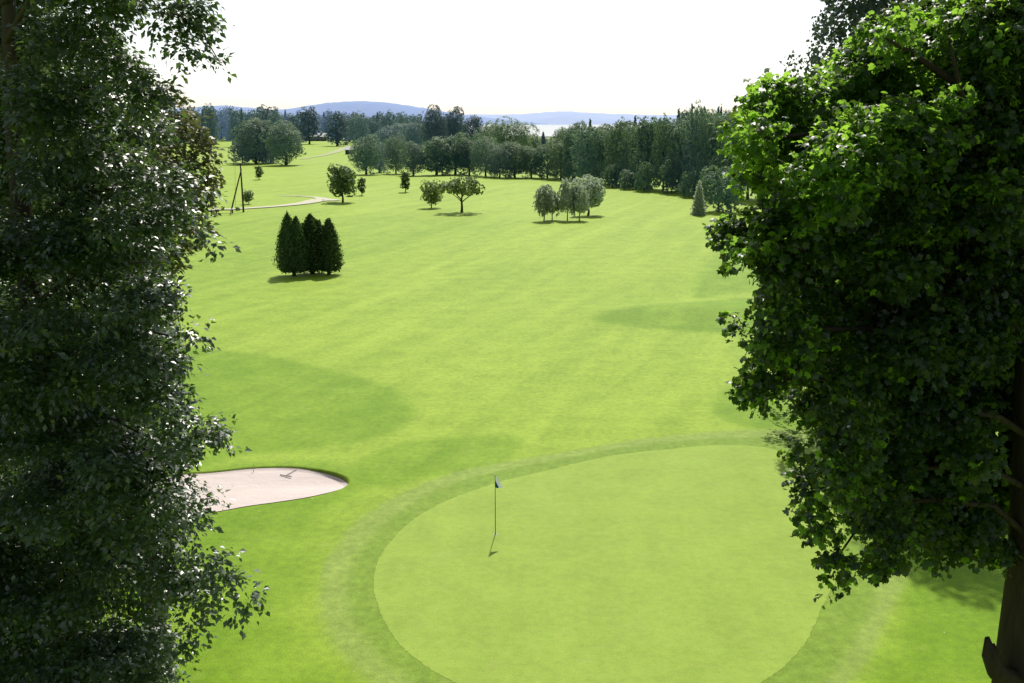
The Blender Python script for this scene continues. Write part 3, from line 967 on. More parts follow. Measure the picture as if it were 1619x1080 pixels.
for i in range(20):
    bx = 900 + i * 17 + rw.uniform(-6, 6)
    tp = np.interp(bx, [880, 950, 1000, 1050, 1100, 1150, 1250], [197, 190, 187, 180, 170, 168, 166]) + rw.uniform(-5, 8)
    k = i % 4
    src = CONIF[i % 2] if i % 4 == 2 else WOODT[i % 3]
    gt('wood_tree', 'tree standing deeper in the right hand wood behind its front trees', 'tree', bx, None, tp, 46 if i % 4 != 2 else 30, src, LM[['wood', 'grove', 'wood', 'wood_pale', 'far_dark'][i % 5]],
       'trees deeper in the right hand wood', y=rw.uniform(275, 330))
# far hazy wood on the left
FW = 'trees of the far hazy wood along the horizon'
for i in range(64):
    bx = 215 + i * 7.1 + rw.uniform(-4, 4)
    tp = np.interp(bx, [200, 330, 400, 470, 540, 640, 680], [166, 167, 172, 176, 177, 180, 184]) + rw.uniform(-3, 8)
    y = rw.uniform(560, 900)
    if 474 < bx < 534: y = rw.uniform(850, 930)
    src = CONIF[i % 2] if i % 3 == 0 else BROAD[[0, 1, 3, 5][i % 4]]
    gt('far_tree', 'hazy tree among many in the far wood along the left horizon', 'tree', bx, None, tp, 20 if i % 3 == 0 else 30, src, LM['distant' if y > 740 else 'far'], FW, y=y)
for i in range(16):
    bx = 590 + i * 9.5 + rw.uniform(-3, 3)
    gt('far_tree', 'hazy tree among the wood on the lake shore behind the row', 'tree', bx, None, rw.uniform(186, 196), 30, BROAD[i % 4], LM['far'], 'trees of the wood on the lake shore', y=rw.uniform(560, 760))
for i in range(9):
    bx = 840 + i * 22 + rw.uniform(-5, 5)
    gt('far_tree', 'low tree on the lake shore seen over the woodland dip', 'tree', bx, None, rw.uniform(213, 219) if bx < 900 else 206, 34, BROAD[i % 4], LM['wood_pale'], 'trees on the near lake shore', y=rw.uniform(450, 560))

# ------------------------------------------------------------------ house, shed
M_DARKWALL = plain_mat('dark_boards', (.035, .036, .045), (.06, .06, .065), .8, 1)
M_ROOFW = plain_mat('pale_roof', (.62, .64, .66), (.50, .52, .55), .5, .8)
M_ROOFG = plain_mat('grey_roof', (.22, .24, .26), (.15, .17, .19), .7, .8)
M_GLASS = plain_mat('window_glass', (.05, .06, .07), (.08, .09, .1), .1, 1, .6)
M_WHITE = plain_mat('white_paint', (.75, .75, .73), (.66, .66, .64), .6, 2)


def gable(w, d, h, rise, over=.4, th=.18):
    """pitched roof slab with ridge along x"""
    a = w / 2 + over; b = d / 2 + over
    z0 = h - over * rise / (d / 2)
    prof = [(-b, z0), (0, h + rise), (b, z0), (b, z0 + th), (0, h + rise + th), (-b, z0 + th)]
    V = [(s * a, y, z) for s in (-1, 1) for y, z in prof]
    Fs = [[0, 1, 4, 5], [1, 2, 3, 4], [11, 10, 7, 6], [10, 9, 8, 7]] + [[i, 6 + i, 6 + (i + 1) % 6, (i + 1) % 6] for i in range(6)]
    return py_mesh('roof', V, Fs)


def walls(w, d, h, rise):
    V = [(-w / 2, -d / 2, 0), (w / 2, -d / 2, 0), (w / 2, d / 2, 0), (-w / 2, d / 2, 0), (-w / 2, -d / 2, h), (w / 2, -d / 2, h), (w / 2, d / 2, h), (-w / 2, d / 2, h),
         (-w / 2, 0, h + rise - .02), (w / 2, 0, h + rise - .02)]
    return py_mesh('wall', V, [[0, 1, 5, 4], [2, 3, 7, 6], [1, 2, 6, 9, 5], [3, 0, 4, 8, 7]])


yH = 800
hq = at_depth(504, 222.5, yH); hq[2] = 0
HS = 1.4
house = thing('house', 'low dark walled house with a pale sunlit roof among the far trees', 'house', hq, None, R(4)); house.scale = (HS,) * 3
W_, D_, H_, RS = 8.6, 5.0, 2.6, 1.7
obj('wall', walls(W_, D_, H_, RS), M_DARKWALL, house)
rf = obj('roof', gable(W_, D_, H_, RS), M_ROOFW, house)
mb = MB(); mb.box((1.6, .4, H_ + RS + .35), (.7, .7, 1.6)); mb.box((1.6, .4, H_ + RS + 1.2), (.85, .85, .12))
obj('chimney', mb.mesh('chimney'), M_WHITE, rf)
for wx in (-2.6, -.6, 2.8):
    mb = MB(); mb.box((wx, -D_ / 2 - .03, 1.5), (1.1, .07, 1.0))
    wv = obj('window', mb.mesh('window'), M_WHITE, house)
    mb = MB(); mb.box((wx, -D_ / 2 - .075, 1.5), (.9, .03, .8))
    obj('pane', mb.mesh('pane'), M_GLASS, wv)
mb = MB(); mb.box((1.1, -D_ / 2 - .035, 1.03), (1.0, .07, 2.06)); obj('door', mb.mesh('door'), M_ROOFG, house)
ann = thing('house', 'grey roofed low wing standing left of the pale roofed far house', 'house', hq + np.array([-7.3 * HS, .8, 0]), None, R(4)); ann.scale = (HS,) * 3
obj('wall', walls(5.4, 4.4, 2.2, 1.3), M_DARKWALL, ann)
obj('roof', gable(5.4, 4.4, 2.2, 1.3), M_ROOFG, ann)
mb = MB(); mb.box((-.5, -2.23, 1.3), (1.0, .06, .8)); obj('window', mb.mesh('window'), M_GLASS, ann)

sq = ground(553.5, 244)
shed = thing('shed', 'small dark shed with a white roof beside the gravel drive', 'shed', sq, None, R(-8))
obj('wall', walls(3.6, 3.0, 2.2, 1.0), M_DARKWALL, shed)
obj('roof', gable(3.6, 3.0, 2.2, 1.0, .35, .15), M_WHITE, shed)
mb = MB(); mb.box((.3, -1.54, .98), (1.0, .07, 1.96)); obj('door', mb.mesh('door'), M_ROOFG, shed)

# ------------------------------------------------------------------ strutted wooden pole, bench, flag, bunker rake, stake
M_POLE = bark_mat('pole_wood', (.040, .032, .022), (.085, .068, .048), 10, .3)
g1 = ground(385, 335.5)
pt = at_depth(384.2, 258, g1[1])
Hp = pt[2] - g1[2]
pole = thing('utility_pole', 'dark wooden pole braced by a slanting strut on the left of the fairway', 'pole', g1)
mb = MB(); mb.tube([(0, 0, -.1), (-.02, 0, Hp * .5), (-.06, 0, Hp)], [.15, .13, .10], 10); obj('post', mb.mesh('post', True), M_POLE, pole)
g2 = ground(366.5, 328) - g1
g2b = at_depth(381.5, 268, g1[1]) - g1
mb = MB(); mb.tube([g2 + [0, 0, -.1], (g2 + g2b) / 2, g2b], [.13, .115, .09], 10); obj('strut', mb.mesh('strut', True), M_POLE, pole)
mb = MB(); mb.box((-.05, -.17, Hp - .25), (1.3, .09, .12)); obj('crossarm', mb.mesh('crossarm'), M_POLE, pole)
for sx in (-.55, .45):
    mb = MB(); mb.tube([(sx, -.17, Hp - .19), (sx, -.17, Hp - .12), (sx, -.17, Hp - .04)], [.035, .07, .04], 8); obj('insulator', mb.mesh('insulator', True), M_WHITE, pole)
gw = ground(372.5, 331)
t = thing('guy_wire', 'thin grey upright wire left of the strutted pole', 'wire', gw)
wt = at_depth(371.5, 250, gw[1])
mb = MB(); mb.tube([(0, 0, -.05), (wt[0] - gw[0], 0, wt[2] - gw[2])], [.022, .022], 6)
obj('wire', mb.mesh('wire'), plain_mat('wire_steel', (.20, .21, .21), None, .5, 3, .5), t)

M_BENCHTOP = plain_mat('bleached_boards', (.52, .50, .46), (.40, .38, .34), .8, 3)
gb = ground(355, 337.5)
bench = thing('bench', 'low bench with a bleached board top left of the strutted pole foot', 'bench', gb, None, R(6))
mb = MB()
for j in range(4):
    mb.box((0, -.24 + j * .16, .62), (2.9, .14, .05))
obj('seat', mb.mesh('seat'), M_BENCHTOP, bench)
mb = MB(); mb.box((0, -.26, .535), (2.8, .06, .10)); mb.box((0, .26, .535), (2.8, .06, .10)); obj('frame', mb.mesh('frame'), M_POLE, bench)
for sx in (-1.25, 1.25):
    for sy in (-.2, .2):
        mb = MB(); mb.box((sx, sy, .285), (.14, .10, .60)); obj('leg', mb.mesh('leg'), M_POLE, bench)
for bx, by, tp, w, lb in [(376, 333.5, 327, 9, 'tiny dark bush between the pole strut and the post')]:
    place_tree('shrub', lb, 'shrub', bx, by, tp, w, BUSH[1], LM['near_mid'])

# golf flag
gf = ground(783.2, 845); gf[2] += .006
flag = thing('golf_flag', 'thin golf flagstick with a small white and dark flag on the putting green', 'flag', gf)
M_STICK = plain_mat('stick_paint', (.16, .17, .07), (.12, .12, .05), .45, 5)
HF = at_depth(783.2, 751, gf[1])[2] - gf[2]
mb = MB(); mb.tube([(0, 0, .0), (0, 0, HF * .5), (0, 0, HF)], [.016, .014, .011], 10); obj('pole', mb.mesh('pole', True), M_STICK, flag)
mb = MB(); mb.tube([(0, 0, HF - .004), (0, 0, HF + .03)], [.018, .012], 10); obj('cap', mb.mesh('cap', True), M_WHITE, flag)
mb = MB()
ring = [(math.cos(a) * .054, math.sin(a) * .054) for a in np.linspace(0, 2 * math.pi, 25)[:-1]]
ring2 = [(x * 1.25, y * 1.25) for x, y in ring]
mb.add([(x, y, .004) for x, y in ring] + [(x, y, .004) for x, y in ring2], [[i, 24 + i, 24 + (i + 1) % 24, (i + 1) % 24] for i in range(24)])
obj('cup_rim', mb.mesh('cup_rim'), M_WHITE, flag)
mb = MB(); mb.add([(x, y, .002) for x, y in ring], [list(range(24))]); obj('cup', mb.mesh('cup'), plain_mat('cup_dark', (.02, .02, .02)), flag)
# cloth hanging down in folds: white outer fold, dark blue inner part
def cloth(z_top, z_bot, x_top, x_bot, x0t, x0b, yo, name, mat, fold):
    n, mrows = 14, 12
    V, Fs = [], []
    for j in range(mrows + 1):
        t = j / mrows
        z = z_top + (z_bot - z_top) * t
        a = x0t + (x0b - x0t) * t; b = x_top + (x_bot - x_top) * t
        for i in range(n + 1):
            s = i / n
            V.append((a + (b - a) * s, yo + fold * math.sin(s * 7 + t * 2.5) * (0.3 + s) - .01, z - .05 * s * (1 - t) + .015 * math.sin(s * 6 + t)))
    for j in range(mrows):
        for i in range(n):
            q = j * (n + 1) + i
            Fs.append([q, q + 1, q + n + 2, q + n + 1])
    me = py_mesh(name, V, Fs, True)
    return me


def cloth_mat(name, c):
    m, nt, out = new_mat(name)
    tc = N(nt, 'ShaderNodeTexCoord')
    n1 = noise(nt, tc.outputs['Object'], 9, 3)
    cc = mixc(nt, n1, c, tuple(v * .85 for v in c))
    d = N(nt, 'ShaderNodeBsdfDiffuse'); t = N(nt, 'ShaderNodeBsdfTranslucent')
    nt.links.new(cc, d.inputs[0]); nt.links.new(cc, t.inputs[0])
    mx = N(nt, 'ShaderNodeMixShader'); mx.inputs[0].default_value = .2
    nt.links.new(d.outputs[0], mx.inputs[1]); nt.links.new(t.outputs[0], mx.inputs[2]); nt.links.new(mx.outputs[0], out.inputs[0])
    return m


fl = obj('flag_cloth', cloth(HF - .01, HF - .47, .06, .28, .012, .03, .0, 'flag_cloth', None, .02), cloth_mat('white_cloth', (.80, .82, .86)), flag)
fl2 = obj('dark_panel', cloth(HF - .17, HF - .455, .02, .13, .010, .012, -.045, 'dark_panel', None, .012), cloth_mat('dark_cloth', (.03, .11, .20)), fl)

# rake lying in the sand and a little stake on its rim
def on_sand(px, py):
    g = ground(px, py); return np.array([g[0], g[1], g[2] + .03])


r0 = on_sand(452, 755); r1 = on_sand(463, 748)
M_RAKE = plain_mat('grey_wood', (.28, .25, .22), (.2, .18, .16), .8, 6)
rake = thing('bunker_rake', 'small grey rake lying on the bunker sand near its back edge', 'rake', r0)
dv = (r1 - r0) * [1, 1, 0]; dvu = dv / np.linalg.norm(dv)
pv = np.array([-dvu[1], dvu[0], 0])
mb = MB(); mb.tube([(0, 0, .05), np.array([dvu[0] * .95, dvu[1] * .95, .08])], [.015, .013], 8); obj('handle', mb.mesh('handle', True), M_RAKE, rake)
mb = MB(); mb.tube([-pv * .28 + [0, 0, .05], pv * .28 + [0, 0, .05]], [.02, .02], 6)
for k in range(9):
    q = pv * (-.26 + k * .065); mb.tube([q + [0, 0, .05], q + [0, 0, .0]], [.008, .006], 5)
obj('rake_head', mb.mesh('rake_head'), M_RAKE, rake)
s0 = on_sand(401, 747)
st = thing('stake', 'thin pale stake standing at the back edge of the bunker', 'stake', s0)
mb = MB(); mb.tube([(0, 0, -.03), (.01, .02, .34)], [.014, .012], 7); obj('post', mb.mesh('post', True), M_BENCHTOP, st)
mb = MB(); mb.tube([(.01, .02, .339), (.012, .024, .36)], [.016, .010], 7); obj('tip', mb.mesh('tip', True), M_WHITE, st)


# ------------------------------------------------------------------ close trees
def spray_leaves(seed, lobes, axis, size, per, length, cover, up=.55, jit=.55, droop=.35, shell=.7):
    """leafy twigs filling ellipsoid lobes. lobes: (centre, radius, density). Returns leaf arrays and twig lines"""
    r = np.random.default_rng(seed)
    Cs, Ts, Ns, Ss, twigs = [], [], [], [], []
    for c, rad, dens in lobes:
        c = np.asarray(c, float); rad = np.asarray(rad, float) * np.ones(3)
        area = 4 * math.pi * (rad[0] * rad[1] * rad[2]) ** (2 / 3)
        ns = int(cover * dens * area / (per * size * size * .45)) + 1
        d = sphere_dirs(r, ns)
        q = np.where(r.random(ns) < shell, r.uniform(.7, 1.03, ns), r.uniform(.1, .8, ns))
        base = c + d * rad * q[:, None]
        ax = base - axis; ax[:, 2] *= .25
        dr = unit(unit(ax) * .8 + d * .7 + r.normal(size=(ns, 3)) * .35 + np.array([0, 0, -droop * .5]))
        side = unit(np.cross(dr, np.array([0, 0, 1.0]) + r.normal(size=(ns, 3)) * .2))
        ln = length * r.uniform(.6, 1.25, ns)
        tt = r.random((ns, per))
        sg = np.where(np.arange(per) % 2, 1, -1)[None, :, None] * np.ones((ns, 1, 1))
        C = base[:, None] + dr[:, None] * (tt * ln[:, None])[:, :, None] + side[:, None] * sg * (.04 + .05 * r.random((ns, per, 1)))
        C[:, :, 2] -= (tt ** 2) * ln[:, None] * droop * .6
        C += r.normal(size=C.shape) * size * .35
        T = dr[:, None] * .7 + side[:, None] * sg * .9 + r.normal(size=C.shape) * .4 + np.array([0, 0, -droop])
        Nn = np.array([0, 0, 1.0]) * up + (d[:, None] * .35) + r.normal(size=C.shape) * jit
        Cs.append(C.reshape(-1, 3)); Ts.append(T.reshape(-1, 3)); Ns.append(Nn.reshape(-1, 3))
        Ss.append((size * r.uniform(.55, 1.25, C.shape[:2])).ravel())
    return np.concatenate(Cs), np.concatenate(Ts), np.concatenate(Ns), np.concatenate(Ss)


def P3(px, py, y):
    return at_depth(px, py, y)


def lob(px, py, rpx, y, dens=1.0, deep=1.0):
    s = y * 1.03 / F
    return (P3(px, py, y), np.array([rpx * s, rpx * s * deep, rpx * s]), dens)


# --- right: broad-leaved maple close to the tower
ytr = 13.2
tb = P3(1646, 1000, ytr); TX = tb[0]
maple = thing('maple_tree', 'big broad leaved maple with sunlit leaf tips filling the right side', 'tree', (TX, ytr, 0))
org = np.array([TX, ytr, 0.0])
RL = [lob(1180, 215, 42, 11.8, .9), (lob(1225, 170, 48, 12.2, .9)), lob(1255, 145, 34, 12.3, .9), lob(1290, 185, 60, 12.0), lob(1350, 165, 50, 12.4), lob(1385, 215, 70, 11.6), lob(1310, 280, 75, 11.3),
      lob(1225, 265, 62, 11.8), lob(1172, 270, 36, 12), lob(1420, 120, 55, 12.2), lob(1405, 60, 30, 12.4, .9), lob(1475, 70, 75, 12.2), lob(1560, 60, 80, 12.6), lob(1640, 60, 90, 13), lob(1460, 200, 80, 12), lob(1560, 190, 90, 12.6),
      lob(1450, 300, 85, 11.6), lob(1560, 310, 85, 12.4), lob(1640, 250, 90, 13), lob(1225, 350, 68, 11.6), lob(1180, 385, 44, 11.6), lob(1150, 395, 20, 11.6, .8), lob(1215, 430, 40, 11.6), lob(1310, 390, 85, 11.2),
      lob(1410, 400, 85, 11.8), lob(1510, 410, 85, 12.4), lob(1600, 400, 80, 13.4), lob(1195, 515, 48, 11.6), lob(1165, 535, 24, 11.5, .8), lob(1275, 490, 75, 11.2), lob(1375, 510, 80, 11.6), lob(1475, 530, 85, 12.4), lob(1555, 520, 60, 13.4),
      lob(1205, 615, 46, 11.6), lob(1190, 655, 32, 11.5), lob(1215, 675, 18, 11.5, .8), lob(1260, 590, 50, 11.4), lob(1370, 610, 65, 11.6), lob(1460, 640, 75, 12.4), lob(1545, 640, 50, 13.2), lob(1325, 690, 42, 11.3),
      lob(1285, 745, 34, 11.2), lob(1262, 765, 18, 11.2, .8), lob(1345, 770, 44, 11.4), lob(1420, 745, 52, 11.9), lob(1500, 740, 52, 12.8), lob(1330, 845, 42, 11.1), lob(1295, 870, 24, 11.0, .8), lob(1395, 835, 48, 11.6),
      lob(1465, 830, 52, 12.3), lob(1530, 830, 44, 13), lob(1570, 860, 36, 13.2), lob(1330, 915, 30, 11.0), lob(1316, 948, 16, 11.0, .8), lob(1395, 908, 24, 11.4, .9), lob(1400, 935, 12, 11.4, .9), lob(1445, 890, 24, 11.8), lob(1510, 890, 24, 12.6, .8),
      lob(1355, 905, 22, 11.2, .8)]
# rest of the crown: beyond, above and to the right of the view
for a in range(40):
    th = a * 2.4; zz = 7.5 + (a / 40) * 12.5
    rr = 3.4 * math.sqrt(max(.12, 1 - ((zz - 12.5) / 9) ** 2)) * rng.uniform(.5, 1)
    c = np.array([TX + rr * math.cos(th), ytr + 1.0 + rr * math.sin(th), zz])
    # keep the side facing the tower as listed above
    dxy = c - np.array([0, 0, CAMZ])
    u = CX + F * dxy[0] / max(dxy[1], .1)
    if c[0] > TX + .5 or (zz > 17.0 and c[0] > TX - .6):
        RL.append((c, np.array([1.15, 1.15, .9]), .55))
rj = np.random.default_rng(91)
for py in np.arange(60, 860, 62):                          # boughs behind, closing the crown round the trunk
    e = np.interp(py, [60, 200, 420, 640, 700, 860], [1430, 1225, 1240, 1255, 1330, 1340]) + 62
    x = e
    while x < 1720:
        RL.append(lob(x, py + rj.uniform(-22, 22), 62, 14.6 + rj.uniform(-.5, .8), 1.1))
        x += rj.uniform(66, 92)
for py in np.arange(300, 860, 52):                         # leafy twigs in front of the trunk side
    for x in (1425, 1490, 1550, 1600):
        if x < 1580 or py < 470:
            RL.append(lob(x + rj.uniform(-22, 22), py + rj.uniform(-22, 22), 46, 12.3 + rj.uniform(-.4, .5), .8))
RL2 = []
for c, r_, d_ in RL:
    dz = c - np.array([0, 0, CAMZ]); dep = dz[1] * math.cos(PITCH) - dz[2] * math.sin(PITCH)
    u = CX + F * dz[0] / dep
    k = dep / F
    if c[1] < 13 and u < 1420:
        v = CY - F * 0 - F * (dz[2] * math.cos(PITCH) + dz[1] * math.sin(PITCH)) / dep
        c = c + np.array([((12 if v < 235 else 36 if u < 1290 else 12) + (26 if 250 < v < 350 and u < 1250 else 0) - (14 if v < 160 and u < 1320 else 0)) * k, 0, 0])
        if c[2] < 11.6:
            c = c + np.array([0, 0, 22 * k])
    RL2.append((c + np.array([0, rj.uniform(-.3, 1.3), 0]) * (c[1] < 13), r_ * rj.uniform(.62, .98), d_ * 1.1))
RL = RL2
arr = spray_leaves(11, RL, np.array([TX, ytr, 11.5]), 0.086, 13, .25, 1.75, up=.55, jit=.6, droop=.4)
arr = (arr[0] - org, *arr[1:])
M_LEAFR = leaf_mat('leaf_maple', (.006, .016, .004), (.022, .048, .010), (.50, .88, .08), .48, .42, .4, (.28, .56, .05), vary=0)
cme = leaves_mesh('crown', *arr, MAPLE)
M_SHADE = leaf_mat('leaf_maple_shade', (.005, .015, .005), (.026, .058, .016), (.26, .44, .04), .24, .40, .42, (.12, .24, .02), vary=0)  # maple leaf darkened to paint in the crown's inner shade
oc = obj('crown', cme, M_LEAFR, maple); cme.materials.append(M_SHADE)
# sunlight painted in: bright leaf copy on upper outside, dark copy inside and low
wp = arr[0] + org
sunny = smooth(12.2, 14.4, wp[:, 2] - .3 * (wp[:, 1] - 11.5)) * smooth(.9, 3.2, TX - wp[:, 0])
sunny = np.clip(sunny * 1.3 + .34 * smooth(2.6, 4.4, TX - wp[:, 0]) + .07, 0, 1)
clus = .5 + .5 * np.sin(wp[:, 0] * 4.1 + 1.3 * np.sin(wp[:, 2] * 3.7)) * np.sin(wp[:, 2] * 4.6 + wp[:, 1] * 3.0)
young = rj.random(len(wp)) < sunny * (.35 + .9 * clus)  # leaves painted as sunlit; the rest take the painted shade
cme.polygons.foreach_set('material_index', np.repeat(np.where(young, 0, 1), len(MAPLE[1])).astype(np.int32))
mb = MB()
tp = [np.array([TX, ytr, -.15]), np.array([TX, ytr, .5]), np.array([TX - .05, ytr, 3.0]), np.array([TX - .08, ytr, 6]), P3(1650, 900, ytr), P3(1654, 700, ytr), P3(1652, 520, ytr), P3(1630, 330, ytr + .1), P3(1600, 120, ytr + .2), P3(1590, -150, ytr + .2), P3(1600, -500, ytr)]
mb.tube([q - org for q in tp], [.75, .58, .52, .49, .47, .42, .36, .29, .20, .12, .04], 20, .035)
RB = [((1648, 560), (1590, 500), (1500, 470), (1380, 430), (1250, 390)), ((1640, 700), (1580, 660), (1480, 640), (1360, 600), (1230, 600)), ((1640, 420), (1570, 330), (1450, 250), (1300, 210), (1200, 220)),
      ((1640, 860), (1570, 800), (1470, 790), (1380, 800), (1325, 880)), ((1610, 250), (1540, 150), (1450, 90), (1400, 60)), ((1640, 480), (1560, 450), (1440, 520), (1300, 520), (1200, 540)),
      ((1600, 330), (1560, 240), (1520, 150), (1500, 60)), ((1648, 640), (1700, 560), (1800, 520), (1900, 500)), ((1640, 400), (1720, 300), (1820, 240), (1900, 200)), ((1640, 780), (1560, 740), (1420, 740), (1290, 750))]
for br in RB:
    n = len(br)
    ptsb = [P3(q[0], q[1], ytr - (ytr - 11.7) * (i / (n - 1))) - org for i, q in enumerate(br)]
    mb.tube(ptsb, list(np.linspace(.055 if br[0][1] > 600 else .085, .012, n)), 9, .02)
M_TRUNKR = bark_mat('bark_maple', (.016, .011, .009), (.050, .036, .029), 7, 1.0)
obj('trunk', mb.mesh('trunk', True), M_TRUNKR, maple)
mb = MB()
mb.tube([P3(1600, 1075, ytr - .3) - org, P3(1575, 1060, ytr - .42) - org, P3(1566, 1035, ytr - .44) - org, P3(1561, 1008, ytr - .44) - org], [.16, .13, .10, .03], 10, .16)
mb.tube([P3(1578, 1062, ytr - .4) - org, P3(1572, 1030, ytr - .42) - org, P3(1571, 1018, ytr - .42) - org], [.09, .06, .02], 8, .2)
obj('broken_stub', mb.mesh('broken_stub', True), M_TRUNKR, maple)

# --- tall drooping birch beyond the maple
yb = 48.0
bxw = at_depth(1356, 300, yb)[0]
birch = thing('weeping_birch', 'tall birch with fine drooping twigs rising behind the maple crown', 'tree', (bxw, yb, 0))
wl = []
rb = np.random.default_rng(33)
for i in range(46):
    t_ = (i + .5) / 46
    zz = 3.5 + 19.5 * t_
    half = 5.2 * (1 - t_) ** .5 * min(1, .75 + t_ * 1.6) + .5
    a = i * 2.4
    rr = half * rb.uniform(.45, .8)
    s = rb.uniform(1.0, 1.7)
    wl.append((rr * math.cos(a), rr * math.sin(a), zz, s, s, s * 1.25))
ca = clump_crown(35, wl, 34000, .16, .2, .3, droop=1.6)
ca[1][:, 2] -= 1.2
obj('crown', leaves_mesh('crown', *ca, TUFT), leaf_mat('leaf_weeping', (.030, .050, .050), (.075, .105, .095), (.08, .14, .06), .25, .5, .35, vary=0), birch)
mb = MB(); mb.tube([(0, 0, -.2), (.1, 0, 4), (0, .1, 10), (.1, 0, 17), (0, 0, 23)], [.42, .34, .27, .16, .04], 12, .03)
for i in range(22):
    a = i * 2.4; z0 = 4.5 + i * .78; ln = 4.6 * (1 - i / 26)
    mb.tube([(0, 0, z0), (math.cos(a) * ln * .55, math.sin(a) * ln * .55, z0 + 1.6), (math.cos(a) * ln, math.sin(a) * ln, z0 + 1.0), (math.cos(a) * ln * 1.1, math.sin(a) * ln * 1.1, z0 - .6)], [.10, .06, .035, .012], 6)
obj('trunk', mb.mesh('trunk', True), M_BIRCHBARK, birch)

# --- left: dense dark tree close to the tower
ytl = 13.6
TLX = at_depth(14, 130, ytl)[0]
left = thing('leafy_tree', 'tall dark tree with glinting leaves filling the left side', 'tree', (TLX, ytl, 0))
org = np.array([TLX, ytl, 0.0])
LL = []
edge_px = [(-200, 215), (0, 200), (60, 205), (130, 226), (190, 262), (240, 292), (290, 300), (330, 292), (385, 294), (430, 258), (490, 256), (535, 294), (600, 272), (690, 322), (740, 298), (800, 314), (840, 290), (900, 332), (960, 292), (1020, 262), (1080, 255), (1150, 240)]
ep = np.array(edge_px, float)
rl = np.random.default_rng(44)


def plate(px, py, rx, rz, y, dens, deep=1.0):
    """a flat layered branch end: wide, shallow, drooping"""
    k = y * 1.03 / F
    return (P3(px, py, y), np.array([rx * k, rx * k * deep, rz * k]), dens)


for j, py in enumerate(np.arange(-150, 1230, 40)):
    e = np.interp(py, ep[:, 0], ep[:, 1])
    x = e - rl.uniform(28, 58)
    row = 0
    while x > -130:
        rx = rl.uniform(34, 58)
        y = 11.5 + rl.uniform(-.5, .9) + (.25 if row else 0)
        if rl.random() < .76:
            if py < 300 and x < 45: y += 2.9
            LL.append(plate(x, py + rl.uniform(-20, 20), rx, rx * rl.uniform(.32, .52), y, 1.25, 1.2))
        x -= rl.uniform(58, 88); row += 1
for py in np.arange(-100, 1230, 80):                       # deeper boughs closing the view through the crown
    e = np.interp(py, ep[:, 0], ep[:, 1])
    x = e - 85
    while x > -130:
        if True:
            LL.append(plate(x, py + rl.uniform(-25, 25), 60, 36, (13.3 if x > 60 else 14.6) + rl.uniform(-.3, .6), .75))
        x -= 95
for q in [(285, 12, 24, 11.8), (312, 30, 16, 11.7), (275, 45, 16, 11.8), (298, 66, 15, 11.7), (322, 84, 9, 11.6), (338, 96, 5, 11.6), (255, 22, 22, 11.8), (312, 4, 18, 11.7), (280, 82, 9, 11.7), (300, 95, 6, 11.7),
          (305, 300, 12, 11.7), (312, 366, 9, 11.4), (328, 378, 6, 11.4), (345, 382, 4, 11.4), (308, 520, 14, 11.6), (325, 680, 16, 11.5), (338, 694, 7, 11.4), (318, 790, 14, 11.6), (335, 880, 20, 11.4), (360, 912, 16, 11.3), (385, 932, 11, 11.2), (405, 940, 7, 11.2),
          (365, 955, 9, 11.2), (330, 935, 20, 11.4), (302, 975, 18, 11.5), (290, 1010, 15, 11.5)]:
    LL.append(lob(*q, .9))
for a in range(60):
    th = a * 2.4; zz = 3.0 + (a / 60) * 17.5
    rr = 3.6 * math.sqrt(max(.12, 1 - ((zz - 11) / 10.5) ** 2)) * rng.uniform(.45, 1)
    c = np.array([TLX + rr * math.cos(th), ytl + .6 + rr * math.sin(th), zz])
    u = CX + F * c[0] / max(c[1] * 1.0, .1)
    if c[1] > 3 and (u < -260 or zz < 5.0) and u < 180:
        LL.append((c, np.array([1.2, 1.2, .9]), .4))
arr = spray_leaves(12, LL, np.array([TLX, ytl, 11.5]), 0.088, 14, .26, 2.7, up=.95, jit=.42, droop=.30)
arr = (arr[0] - org, *arr[1:])
M_LEAFL = leaf_mat('leaf_dark_glossy', (.008, .023, .008), (.034, .068, .024), (.20, .36, .06), .23, .40, .95, vary=0)
obj('crown', leaves_mesh('crown', *arr, OVATE), M_LEAFL, left)
mb = MB()
tp = [np.array([TLX, ytl, -.15]), np.array([TLX, ytl, .6]), np.array([TLX + .03, ytl, 4]), np.array([TLX, ytl, 8]), np.array([TLX - .02, ytl, 12]), P3(16, 150, ytl), P3(14, 0, ytl), P3(10, -300, ytl), P3(16, -700, ytl)]
mb.tube([q - org for q in tp], [.42, .32, .28, .22, .15, .10, .085, .06, .02], 14, .03)
for i in range(18):
    zz = 8.2 + i * .5
    e = P3(rl.uniform(90, 230), 0, 11.8); e[2] = zz + rl.uniform(.2, .9)
    s0_ = np.array([TLX, ytl, zz])
    mid_ = (s0_ + e) / 2 + np.array([0, 0, .25])
    mb.tube([s0_ - org, mid_ - org, e - org], [.05, .03, .01], 6)
e = P3(345, 95, 11.7); s0_ = P3(14, -120, ytl)
mb.tube([s0_ - org, P3(180, -60, 12.2) - org, P3(290, 0, 11.8) - org, e - org], [.05, .035, .02, .006], 6)
obj('trunk', mb.mesh('trunk', True), M_BARK, left)

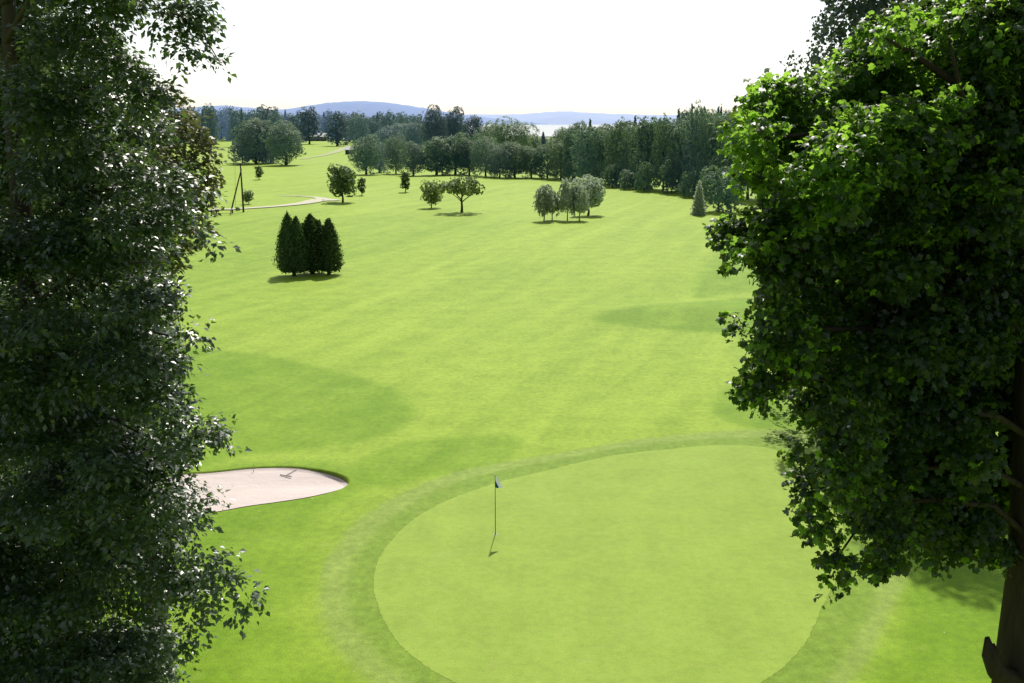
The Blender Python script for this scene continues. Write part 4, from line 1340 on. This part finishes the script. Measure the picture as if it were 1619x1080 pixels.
# --- olive leaved tree showing past its edge
yo = 24.0
ox = at_depth(185, 300, yo)[0]
olive = thing('olive_tree', 'olive brown leaved tree showing past the edge of the dark left tree', 'tree', (ox, yo, 0))
org = np.array([ox, yo, 0.0])
OLX = -16
OL = [lob(300, 200, 30, yo), lob(318, 235, 24, yo), lob(330, 262, 22, yo), lob(325, 300, 26, yo - .4), lob(322, 340, 26, yo - .4), lob(300, 270, 50, yo), lob(285, 350, 50, yo), lob(260, 400, 40, yo), lob(240, 300, 80, yo + 1), lob(200, 430, 60, yo + 1),
      lob(260, 180, 50, yo + .6), lob(200, 250, 80, yo + 2)]
OL = [(c + np.array([OLX * yo / F, 0, 0]), r_, d_) for c, r_, d_ in OL]
arr = spray_leaves(13, OL, np.array([ox, yo, 9]), .15, 12, .3, 1.3, up=.6, jit=.6, droop=.3)
arr = (arr[0] - org, *arr[1:])
obj('crown', leaves_mesh('crown', *arr, OVATE), leaf_mat('leaf_olive', (.048, .060, .024), (.115, .122, .052), (.22, .24, .06), .3, .45, .4, vary=0), olive)
mb = MB(); mb.tube([(0, 0, -.15), (.05, 0, 3), (-.05, 0, 8), (.2, 0, 13)], [.34, .27, .2, .05], 12, .03)
for i in range(9):
    a = i * 2.4; zz = 6 + i * .8
    mb.tube([(0, 0, zz), (math.cos(a) * .9, math.sin(a) * .9, zz + .7), (math.cos(a) * 1.6, math.sin(a) * 1.6, zz + 1)], [.07, .045, .012], 6)
obj('trunk', mb.mesh('trunk', True), M_BARK, olive)

# --- darker trees standing behind the left tree, seen through its gaps
bm_ = leaves_mesh('crown', *clump_crown(501, broad_lobes(500, .02, .98, .42, 20, .8), 45000, .013), TUFT)
bt_ = trunk_mesh('trunk', .7, .018, forks(55, 5, .4, .9, .25, .2), 57)
for px_, y_, top_, w_, lb in ((50, 25, 30, 350, 'dark tree glimpsed through gaps low in the left tree'), (170, 36, 130, 170, 'dark tree behind the olive tree at the left'), (-60, 40, 60, 300, 'dark tree glimpsed at the left picture edge')):
    place_tree('shade_tree', lb, 'tree', px_, None, top_, w_, (bm_, bt_, .42), LM['near_mid'], None, y=y_)
